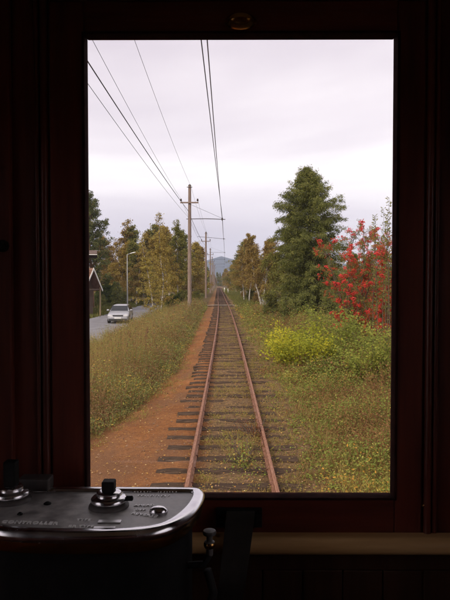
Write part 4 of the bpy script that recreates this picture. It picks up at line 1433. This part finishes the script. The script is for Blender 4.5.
# ------------------------------------------------------------------ street lamp
p = on(127.3, 282, 73)
lamp = empty('street_lamp', (p.x, p.y, p.z))
tag(lamp, 'grey street lamp with short arm above the road behind the car', 'street lamp')
top = at(127.3, 254.5, 73).z - p.z
MB().tube([(0, 0, -0.3), (0, 0, top * 0.5), (0, 0, top)], [0.085, 0.075, 0.055], 10).build('post', 'steel_galv', lamp, smooth=True)
MB().tube([(0, 0, top - 0.03), (0.12, 0, top + 0.04), (0.45, 0, top + 0.12)], 0.032, 8).build('arm', 'steel_galv', lamp, smooth=True)
hd = MB()
rings = []
for t, w, h in ((0, 0.06, 0.05), (0.15, 0.11, 0.08), (0.6, 0.13, 0.09), (0.85, 0.08, 0.06), (0.92, 0.02, 0.02)):
    x, z = 0.35 + t * 0.75, top + 0.10 + t * 0.17
    rings.append([(x, w * math.cos(a), z + h * (math.sin(a) if math.sin(a) > 0 else 0.35 * math.sin(a))) for a in np.linspace(0, 2 * math.pi, 12, endpoint=False)])
hd.loft(rings).build('lamp_head', 'paint_white', lamp, smooth=True)


# ------------------------------------------------------------------ car
def car(px, py, d):
    p = at(px, py, d)
    zr = ROAD_Z + 0.10 + 0.02 * math.cos((p.x + 9.5) / 2.85 * 1.3)
    root = empty('silver_car', (p.x, d, zr), R(4))
    tag(root, 'silver estate car driving towards the tram on the road', 'car')

    # body sections from front (y=0) to rear (y=4.4), x half widths
    def sec(y, w, zb, zt, r=0.12):
        pts = []
        for sx in (1, -1):
            q = [(w * 0.93, zb), (w, zb + 0.18), (w, zt - r), (w - r * 0.5, zt - 0.02), (w - r * 2, zt)]
            if sx == -1:
                q = q[::-1]
            pts += [(sx * a, y, z) for a, z in q]
        return pts
    S = [(0.0, 0.62, 0.30, 0.60), (0.06, 0.78, 0.24, 0.68), (0.22, 0.83, 0.21, 0.74), (0.7, 0.85, 0.2, 0.83), (1.15, 0.855, 0.2, 0.90), (2.2, 0.86, 0.2, 0.93), (3.4, 0.855, 0.2, 0.94), (4.1, 0.84, 0.22, 0.93), (4.35, 0.79, 0.28, 0.88), (4.42, 0.7, 0.32, 0.8)]
    MB().loft([sec(*q) for q in S]).build('body', 'car_paint', root, smooth=True)
    # cabin
    C = [(1.10, 0.72, 0.90, 0.905), (1.35, 0.71, 0.90, 1.08), (1.75, 0.68, 0.91, 1.345), (2.05, 0.66, 0.91, 1.42), (2.9, 0.66, 0.92, 1.445), (3.7, 0.65, 0.92, 1.40), (4.0, 0.66, 0.92, 1.20), (4.28, 0.68, 0.9, 0.93)]

    def csec(y, w, zb, zt):
        k = max(0.02, (zt - zb) / 0.5)
        wt = w - 0.11 * k
        return [(0.80, y, zb), (wt + 0.02, y, zt - 0.04 * k), (wt - 0.10, y, zt), (-wt + 0.10, y, zt), (-wt - 0.02, y, zt - 0.04 * k), (-0.80, y, zb)]
    MB().loft([csec(*q) for q in C]).build('cabin', 'car_paint', root, smooth=True)
    # windscreen
    MB().add([(-0.70, 1.155, 0.945), (0.70, 1.155, 0.945), (0.60, 1.70, 1.345), (-0.60, 1.70, 1.345), (-0.70, 1.16, 0.925), (0.70, 1.16, 0.925), (0.60, 1.72, 1.325), (-0.60, 1.72, 1.325)],
             [(0, 1, 2, 3), (7, 6, 5, 4), (0, 4, 5, 1), (1, 5, 6, 2), (2, 6, 7, 3), (3, 7, 4, 0)]).build('windscreen', 'car_glass', root)
    for s in (-1, 1):
        for (a0, a1, b0, b1) in ((1.55, 2.30, 1.80, 2.28), (2.38, 3.1, 2.38, 3.05), (3.18, 4.0, 3.15, 3.72)):
            MB().add([(s * 0.815, a0, 0.97), (s * 0.815, a1, 0.97), (s * 0.625, b1, 1.36), (s * 0.625, b0, 1.36), (s * 0.78, a0, 0.97), (s * 0.78, a1, 0.97), (s * 0.59, b1, 1.36), (s * 0.59, b0, 1.36)],
                     [(0, 1, 2, 3), (7, 6, 5, 4), (0, 4, 5, 1), (1, 5, 6, 2), (2, 6, 7, 3), (3, 7, 4, 0)]).build('side_window', 'car_glass', root)
        MB().box(s * 0.62 - 0.17, s * 0.62 + 0.15, -0.005, 0.16, 0.55, 0.69).build('headlight', 'headlight', root, bevel=0.02)
        MB().lathe([(0.09, -0.06), (0.11, -0.02), (0.11, 0.05), (0.06, 0.08)], (s * 0.93, 1.38, 1.0), 10, 'y', (1, 0.65)).build('mirror', 'car_paint', root, smooth=True)
        for y in (0.78, 3.45):
            w = MB().lathe([(0.20, -0.10), (0.29, -0.10), (0.31, -0.07), (0.31, 0.07), (0.29, 0.10), (0.20, 0.10)], (s * 0.76, y, 0.31), 20, 'x').build('wheel', 'car_black', root, smooth=True)
            MB().lathe([(0.19, 0.0), (0.19, 0.012), (0.05, 0.03)], (s * 0.76 + s * 0.105 - (0.03 if s < 0 else 0), y, 0.31), 14, 'x').build('rim', 'steel_galv', w)
        for y in (0.78, 3.45):
            MB().lathe([(0.36, -0.02), (0.36, 0.02)], (s * 0.845, y, 0.34), 20, 'x').build('wheel_arch', 'car_black', root)
    MB().box(-0.40, 0.40, -0.02, 0.05, 0.57, 0.67).build('grille', 'car_black', root, bevel=0.01)
    MB().box(-0.76, 0.76, -0.05, 0.14, 0.36, 0.49).build('bumper', 'car_paint', root, bevel=0.03)
    MB().box(-0.70, 0.70, -0.03, 0.12, 0.20, 0.345).build('lower_grille', 'car_black', root, bevel=0.02)
    MB().box(-0.26, 0.26, -0.066, -0.052, 0.39, 0.50).build('number_plate', 'number_plate', root)
    return root


car(117.8, 324, 47)

# ------------------------------------------------------------------ tram cab
WY = 1.60                                   # inner face of the sash
cab = empty('tram_cab', (0, WY, 0.8))
tag(cab, 'dark mahogany tram cab framing the big front window', 'tram cab')
INV = Matrix.Translation((0, -WY, -0.8))


def cabp(mb, name, m, bevel=0.0, parent=None, smooth=False):
    mb.v = [(x, y - WY, z - 0.8) for x, y, z in mb.v]
    return mb.build(name, m, parent or cab, smooth=smooth, bevel=bevel)


WB = WY + 0.020                             # outer edge of the glazing bead, where the view is cut
gl_x0, gl_x1 = at(88.6, 265, WB).x, at(392.3, 265, WB).x
gl_z1, gl_z0 = at(240, 39.5, WB).z, at(240, 492.7, WB).z
so_x0, so_x1 = at(52, 265, WY).x, at(422.5, 265, WY).x
so_z1, so_z0 = at(240, 4, WY).z, at(240, 532, WY).z
FL, CE = 0.8, 3.12
SX0, SX1 = -1.05, 1.08
# sash
sash = cabp(MB().box(so_x0 + 0.002, gl_x0, WY - 0.02, WY + 0.017, so_z0, so_z1), 'window_sash', 'mahogany', 0.004)
cabp(MB().box(gl_x1, so_x1 - 0.002, WY - 0.02, WY + 0.017, so_z0, so_z1), 'stile', 'mahogany', 0.004, sash)
cabp(MB().box(gl_x0 + 0.0005, gl_x1 - 0.0005, WY - 0.021, WY + 0.016, gl_z1, so_z1), 'top_rail', 'mahogany_rail', 0.004, sash)
cabp(MB().box(gl_x0 + 0.0005, gl_x1 - 0.0005, WY - 0.021, WY + 0.016, so_z0, gl_z0), 'bottom_rail', 'mahogany_rail', 0.004, sash)
for o in list(sash.children):
    o.matrix_parent_inverse = Matrix.Identity(4)
gk = 0.005
for x0, x1, z0, z1 in ((gl_x0 - gk, gl_x0 + 0.002, gl_z0 - gk, gl_z1 + gk), (gl_x1 - 0.002, gl_x1 + gk, gl_z0 - gk, gl_z1 + gk), (gl_x0 + 0.0025, gl_x1 - 0.0025, gl_z0 - gk, gl_z0 + 0.002), (gl_x0 + 0.0025, gl_x1 - 0.0025, gl_z1 - 0.002, gl_z1 + gk)):
    cabp(MB().box(x0, x1, WY - 0.024, WY + 0.020, z0, z1), 'glazing_bead', 'gasket', 0.002, sash)
cabp(MB().box(gl_x0 - 0.005, gl_x1 + 0.005, WY + 0.004, WY + 0.007, gl_z0 - 0.005, gl_z1 + 0.005), 'pane', 'glass', 0, sash)
# posts with mouldings on both sides of the sash
for s, xin, xout in ((-1, so_x0, SX0), (1, so_x1, SX1)):
    a, b_ = sorted((xin, xout))
    cabp(MB().box(a, b_, WY - 0.012, WY + 0.06, FL, CE), 'post', 'mahogany', 0.002)
    for off, w, dep in ((0.004, 0.016, 0.030), (0.026, 0.010, 0.022)):
        x = xin + s * off
        cabp(MB().tube([(x + s * w / 2, WY - 0.012 - dep * 0.3, gl_z0 - 0.135), (x + s * w / 2, WY - 0.012 - dep * 0.3, CE)], w / 2 + 0.002, 10), 'moulding', 'mahogany', 0, None, True)
    x = at(16 if s < 0 else 462, 265, WY).x
    cabp(MB().box(x - 0.30 if s < 0 else x, x if s < 0 else x + 0.30, WY - 0.034, WY - 0.0125, FL + 0.3, CE), 'raised_panel', 'mahogany', 0.006)
cabp(MB().box(so_x0 + 0.001, so_x1 - 0.001, WY - 0.028, WY + 0.06, so_z1 + 0.002, CE), 'header', 'mahogany_rail', 0.003)
# sill
zs = at(300, 544.5, WY - 0.045).z
sill = []
for x in (SX0 + 0.01, SX1 - 0.01):
    ring = [(x, WY - 0.0205, zs - 0.024), (x, WY - 0.0205, zs + 0.022)]
    for a in np.linspace(80, -85, 12):
        ring.append((x, WY - 0.048 - 0.026 * math.cos(R(a)), zs + 0.023 * math.sin(R(a))))
    sill.append(ring)
cabp(MB().loft(sill), 'window_sill', 'oak_sill', 0, None, True)
# panelling under the sill
z1 = zs - 0.026
cabp(MB().box(SX0 + 0.012, SX1 - 0.012, WY - 0.019, WY + 0.03, z1 - 0.055, z1), 'apron_rail', 'dark_panel', 0.003)
x = at(262, 580, WY).x - 0.1075 * 8
while x < SX1 - 0.1:
    if x > SX0 - 0.09:
        a, b_ = max(x + 0.0012, SX0 + 0.012), min(x + 0.1063, SX1 - 0.012)
        cabp(MB().box(a, b_, WY - 0.016, WY + 0.02, FL, z1 - 0.057), 'board', 'dark_panel', 0.003)
    x += 0.1075
cabp(MB().box(SX0, SX1, WY + 0.031, WY + 0.055, FL, z1 + 0.01), 'front_apron', 'mahogany')
# the rest of the cab: floor, ceiling, side and rear walls with windows
cabp(MB().box(SX0 - 0.05, SX1 + 0.05, -1.3, WY + 0.06, FL - 0.08, FL - 0.002), 'floor', 'dark_panel')
cabp(MB().box(SX0 - 0.05, SX1 + 0.05, -1.3, WY + 0.06, CE + 0.002, CE + 0.06), 'ceiling', 'ceiling')
SWY0, SWY1, SWZ0, SWZ1 = -0.75, 1.15, 1.65, 2.7
for s, x in ((-1, SX0), (1, SX1)):
    a, b_ = (x - 0.04, x - 0.002) if s < 0 else (x + 0.002, x + 0.04)
    w = cabp(MB().box(a, b_, -1.25, SWY0, FL, CE), 'side_wall', 'mahogany')
    cabp(MB().box(a, b_, SWY1, WY + 0.06, FL, CE), 'wall_panel', 'mahogany', 0, w)
    cabp(MB().box(a, b_, SWY0, SWY1, FL, SWZ0), 'lower_panel', 'mahogany', 0, w)
    cabp(MB().box(a, b_, SWY0, SWY1, SWZ1, CE), 'upper_panel', 'mahogany', 0, w)
    cabp(MB().box((a + b_) / 2 - 0.002, (a + b_) / 2 + 0.002, SWY0, SWY1, SWZ0, SWZ1), 'side_pane', 'glass', 0, w)
rw = cabp(MB().box(SX0, SX1, -1.25, -1.21, FL, CE), 'rear_wall', 'mahogany')
cabp(MB().box(-0.4, 0.4, -1.21, -1.19, FL, 2.75), 'rear_door', 'mahogany', 0.004, rw)
# round brass fitting on the header, screws
p = at(240.5, 22, WY - 0.03)
cabp(MB().lathe([(0.040, 0.0), (0.042, 0.004), (0.036, 0.010), (0.033, 0.022), (0.022, 0.032), (0.004, 0.036)], (p.x, WY - 0.029, p.z), 24, 'y', (1, 0.5)), 'brass_fitting', 'brass', 0, None, True)
p = at(423.5, 506, WY - 0.03)
cabp(MB().lathe([(0.0035, 0), (0.003, 0.003), (0.001, 0.004)], (p.x, WY - 0.026, p.z), 10, 'y'), 'screw', 'brass')
p = at(3, 246, WY - 0.035)
cabp(MB().lathe([(0.016, 0.0), (0.016, 0.006), (0.008, 0.01), (0.008, 0.02)], (p.x, WY - 0.0345, p.z), 16, 'y'), 'knob', 'black_iron', 0, None, True)

# leather strap through its buckle plate
p0, p1 = at(216, 508, WY - 0.03), at(262, 527, WY - 0.03)
st = empty('window_strap', ((p0.x + p1.x) / 2, WY - 0.05, p1.z))
tag(st, 'black leather window strap hanging from a dark buckle plate over the sill', 'strap')
cx, cz = st.location.x, st.location.z
fr_ = MB()
w_, h_ = (p1.x - p0.x) / 2, (p0.z - p1.z)
fr_.box(-w_, w_, 0.014, 0.0275, h_ * 0.72, h_)
fr_.box(-w_, -w_ + 0.02, 0.014, 0.0275, 0, h_ * 0.719)
fr_.box(w_ - 0.02, w_, 0.014, 0.0275, 0, h_ * 0.719)
fr_.box(-w_ + 0.0205, w_ - 0.0205, 0.014, 0.0275, -0.002, h_ * 0.2)
fr_.build('buckle_plate', 'black_iron', st, bevel=0.002)
a0, a1 = at(226.5, 517.5, WY - 0.05), at(255, 517.5, WY - 0.05)
b0, b1 = at(217, 600, WY - 0.14), at(243, 600, WY - 0.14)
rings = []
for t in np.linspace(0, 1, 15):
    if t < 0.12:
        k = t / 0.12
        y, z = 0.022 - 0.022 * math.sin(k * math.pi / 2) - 0.0, 0.0
        xl, xr = a0.x, a1.x
        zz = a0.z + 0.012 * math.sin(k * math.pi / 2 + 0.5)
        yy = WY - 0.024 - 0.024 * k
    else:
        k = (t - 0.12) / 0.88
        xl, xr = a0.x + (b0.x - a0.x) * k * 1.25, a1.x + (b1.x - a1.x) * k * 1.25
        zz = a0.z + 0.010 + (b0.z - 0.05 - a0.z) * k
        yy = WY - 0.048 - 0.088 * min(1, k * 1.6)
    th = 0.005
    rings.append([(xl - cx, yy - (WY - 0.05), zz - cz), (xr - cx, yy - (WY - 0.05), zz - cz), (xr - cx, yy - th - (WY - 0.05), zz + th * 0.5 - cz), (xl - cx, yy - th - (WY - 0.05), zz + th * 0.5 - cz)])
MB().loft(rings).build('strap', 'leather', st, smooth=True)

# ------------------------------------------------------------------ controller
ZT = 1.76
ctl = empty('tram_controller', (-0.32, 1.34, 0.8))
tag(ctl, 'tram controller with cast metal top, bright rim and spindles', 'controller')
OX, OY, OZ = -0.32, 1.34, 0.8
half = [(0.0, 1.203), (0.06, 1.2045), (0.115, 1.209), (0.16, 1.219), (0.195, 1.240), (0.222, 1.275), (0.243, 1.325), (0.256, 1.375), (0.2625, 1.425), (0.2625, 1.457), (0.254, 1.478), (0.234, 1.488), (0.19, 1.4895), (0.09, 1.490), (0.0, 1.4905)]
outline = [Vector((x, y - OY)) for x, y in half] + [Vector((-x, y - OY)) for x, y in half[-2:0:-1]]


def smooth_loop(pts, n=3):
    for _ in range(n):
        out = []
        for i in range(len(pts)):
            a, b_ = pts[i], pts[(i + 1) % len(pts)]
            out += [a * 0.75 + b_ * 0.25, a * 0.25 + b_ * 0.75]
        pts = out
    return pts


outline = smooth_loop(outline, 2)
NO = len(outline)


def inset(d):
    res = []
    for i in range(NO):
        t = (outline[(i + 1) % NO] - outline[i - 1]).normalized()
        nrm = Vector((-t.y, t.x))
        res.append(outline[i] + nrm * d)
    return res


def ring_at(d, z):
    return [(q.x, q.y, z - OZ) for q in inset(d)]


# shell of the box, then the rim, then the top plate within
MB().loft([ring_at(0.030, 0.82), ring_at(0.030, ZT - 0.06), ring_at(0.024, ZT - 0.052), ring_at(0.024, ZT - 0.03)]).build('casing', 'black_iron', ctl, smooth=True)
MB().loft([ring_at(0.022, ZT - 0.046), ring_at(0.010, ZT - 0.048), ring_at(0.006, ZT - 0.044), ring_at(0.006, ZT - 0.024)], cap=False).build('brass_band', 'brass', ctl, smooth=True)
MB().loft([ring_at(0.020, ZT - 0.024), ring_at(0.003, ZT - 0.023), ring_at(-0.001, ZT - 0.017), ring_at(0.0, ZT - 0.009), ring_at(0.004, ZT - 0.003), ring_at(0.010, ZT), ring_at(0.024, ZT + 0.0003), ring_at(0.0275, ZT - 0.002), ring_at(0.029, ZT - 0.008)], cap=False).build('rim', 'chrome', ctl, smooth=True)
plate = MB().loft([ring_at(0.021, ZT - 0.02), ring_at(0.021, ZT - 0.0072), ring_at(0.034, ZT - 0.006)]).build('top_plate', 'cast', ctl, smooth=True)
ZP = ZT - 0.006


def lp(px, py, z):
    q = atz(px, py, z)
    return q.x - OX, q.y - OY


def spindle(px, py, s, hgt, name='spindle'):
    x, y = lp(px, py, ZP)
    base = MB().lathe([(0.046 * s, 0), (0.046 * s, 0.003), (0.043 * s, 0.007), (0.036 * s, 0.010)], (x, y, ZP - OZ), 28).build('spindle_base', 'iron_grey', ctl, smooth=True)
    MB().lathe([(0.037 * s, 0.0102), (0.041 * s, 0.013), (0.041 * s, 0.019), (0.037 * s, 0.023), (0.030 * s, 0.0235), (0.028 * s, 0.026), (0.028 * s, 0.033), (0.023 * s, 0.036), (0.016 * s, 0.0365)], (x, y, ZP - OZ), 28).build('collar', 'chrome', base, smooth=True)
    w = 0.0145 * s
    MB().box(x - w, x + w, y - w, y + w, ZP - OZ + 0.036, ZP - OZ + 0.036 + hgt).build('spindle', 'black_iron', ctl, bevel=0.003)
    return x, y


x, y = spindle(109, 506, 1.0, 0.024)
MB().lathe([(0.006, 0.0), (0.006, 0.014), (0.003, 0.016)], (x + 0.040, y, ZP - OZ + 0.018), 10, 'x').build('set_screw', 'black_iron', ctl)
spindle(11.5, 500, 1.0, 0.058)
# cast block behind the taller spindle
x0, y0 = lp(19, 490, ZP)
x1, y1 = lp(50, 490, ZP)
MB().box(x0, x1, y0 - 0.012, y0 + 0.035, ZP - OZ - 0.001, ZP - OZ + 0.030).build('stop_block', 'iron_grey', ctl, bevel=0.004)
# domed oval stud
x, y = lp(158.5, 513, ZP)
MB().lathe([(0.019, 0.0), (0.020, 0.003), (0.018, 0.009), (0.012, 0.014), (0.004, 0.0155)], (x, y, ZP - OZ), 24, 'z', (1.05, 0.85)).build('oval_stud', 'chrome', ctl, smooth=True)
# small screws
for px, py, r in ((47.5, 504, 0.009), (20, 514.5, 0.006)):
    x, y = lp(px, py, ZP)
    MB().lathe([(r, 0.0), (r, 0.002), (r * 0.5, 0.005), (0.0005, 0.006)], (x, y, ZP - OZ), 14).build('screw', 'black_iron', ctl, smooth=True)
# two bright data plates
for px0, px1, py in ((93, 115, 529.0), (98, 121, 522.3)):
    x0, y0 = lp(px0, py, ZP)
    x1, _ = lp(px1, py, ZP)
    MB().box(x0, x1, y0 - 0.008, y0 + 0.008, ZP - OZ + 0.0002, ZP - OZ + 0.003).build('data_plate', 'plate', ctl, bevel=0.001)


def lettering(txt, px, py, size, rot=0.0, ext=0.0012, arc=None):
    cu = bpy.data.curves.new('lettering', 'FONT')
    cu.body = txt
    cu.size = size
    cu.extrude = ext
    cu.resolution_u = 2
    cu.offset = size * 0.02
    cu.space_character = 1.15
    to = bpy.data.objects.new('lettering_tmp', cu)
    COL.objects.link(to)
    bpy.context.view_layer.update()
    me = bpy.data.meshes.new_from_object(to.evaluated_get(bpy.context.evaluated_depsgraph_get()))
    bpy.data.objects.remove(to)
    x, y = lp(px, py, ZP)
    o = link('lettering', me, 'cast_raised', ctl, loc=(x, y, ZP - OZ + 0.001))
    o.rotation_euler = (0, 0, rot)
    return o


M['cast_raised'] = mat_noise('cast_raised', (0.80, 0.78, 0.77), (0.92, 0.90, 0.88), 16, 0.4, metal=0.15, bmp=0.1, bdist=0.001)
lettering('CONTROLLER', 0.5, 523.2, 0.0175, R(-4))
lettering('TYPE', 76, 521.0, 0.013, R(-1))
lettering('BR TYPE', 68, 527.5, 0.013, R(-1))
lettering('AHEAD', 134, 506.5, 0.013, R(2))
lettering('OFF', 135, 510.8, 0.012, R(-4))
lettering('REVERSE', 131, 514.5, 0.0145, R(-17))
# worn raised marks along the back edge, too small to read
gm = np.random.default_rng(9)
for row, (a, b_, py) in enumerate(((134, 152, 492.2), (158, 176, 492.4), (138, 170, 496.2), (62, 96, 489.5))):
    x0, y0 = lp(a, py, ZP)
    x1, _ = lp(b_, py, ZP)
    x = x0
    mb = MB()
    while x < x1:
        w = gm.uniform(0.003, 0.006)
        mb.box(x, x + w * 0.4, y0 - 0.004, y0 + 0.004, ZP - OZ, ZP - OZ + 0.0018)
        if gm.uniform() < 0.6:
            mb.box(x + w * 0.42, x + w, y0 + 0.002, y0 + 0.004, ZP - OZ, ZP - OZ + 0.0018)
        x += w + 0.0028
    mb.build('worn_marking', 'cast_raised', ctl)
# little latch knob on the side of the casing
p = at(209.5, 533, 1.36)
kx, ky, kz = p.x - OX, p.y - OY, p.z - OZ
MB().lathe([(0.008, -0.05), (0.008, -0.036), (0.011, -0.034), (0.012, -0.020), (0.007, -0.017), (0.007, -0.006), (0.0145, -0.003), (0.016, 0.002), (0.014, 0.006), (0.004, 0.008)], (kx, ky, kz), 18).build('latch_knob', 'iron_grey', ctl, smooth=True)
MB().lathe([(0.0115, -0.033), (0.0135, -0.029), (0.0135, -0.024), (0.0115, -0.0205)], (kx, ky, kz), 18).build('latch_ring', 'brass', ctl, smooth=True)
MB().tube([(kx - 0.05, ky, kz - 0.075), (kx - 0.012, ky, kz - 0.072), (kx, ky, kz - 0.049)], 0.008, 10).build('latch_arm', 'black_iron', ctl, smooth=True)
MB().tube([(kx - 0.005, ky - 0.01, kz - 0.08), (kx + 0.010, ky - 0.015, kz - 0.13), (kx - 0.02, ky - 0.015, kz - 0.22)], 0.010, 8).build('latch_rod', 'black_iron', ctl, smooth=True)

# ------------------------------------------------------------------ air
hz = MB().box(-2950, 2950, -250, 2950, -4, 190).build('haze', None)
mh = bpy.data.materials.new('haze')
mh.use_nodes = True
nt = mh.node_tree
nt.nodes.clear()
ho = nt.nodes.new('ShaderNodeOutputMaterial')
pv = nt.nodes.new('ShaderNodeVolumePrincipled')
pv.inputs['Color'].default_value = (0.62, 0.72, 1.0, 1)
pv.inputs['Density'].default_value = 0.00028
nt.links.new(pv.outputs[0], ho.inputs['Volume'])
hz.data.materials.append(mh)
mh.cycles.homogeneous_volume = True
tag(hz, 'thin autumn haze in the air', kind='stuff')
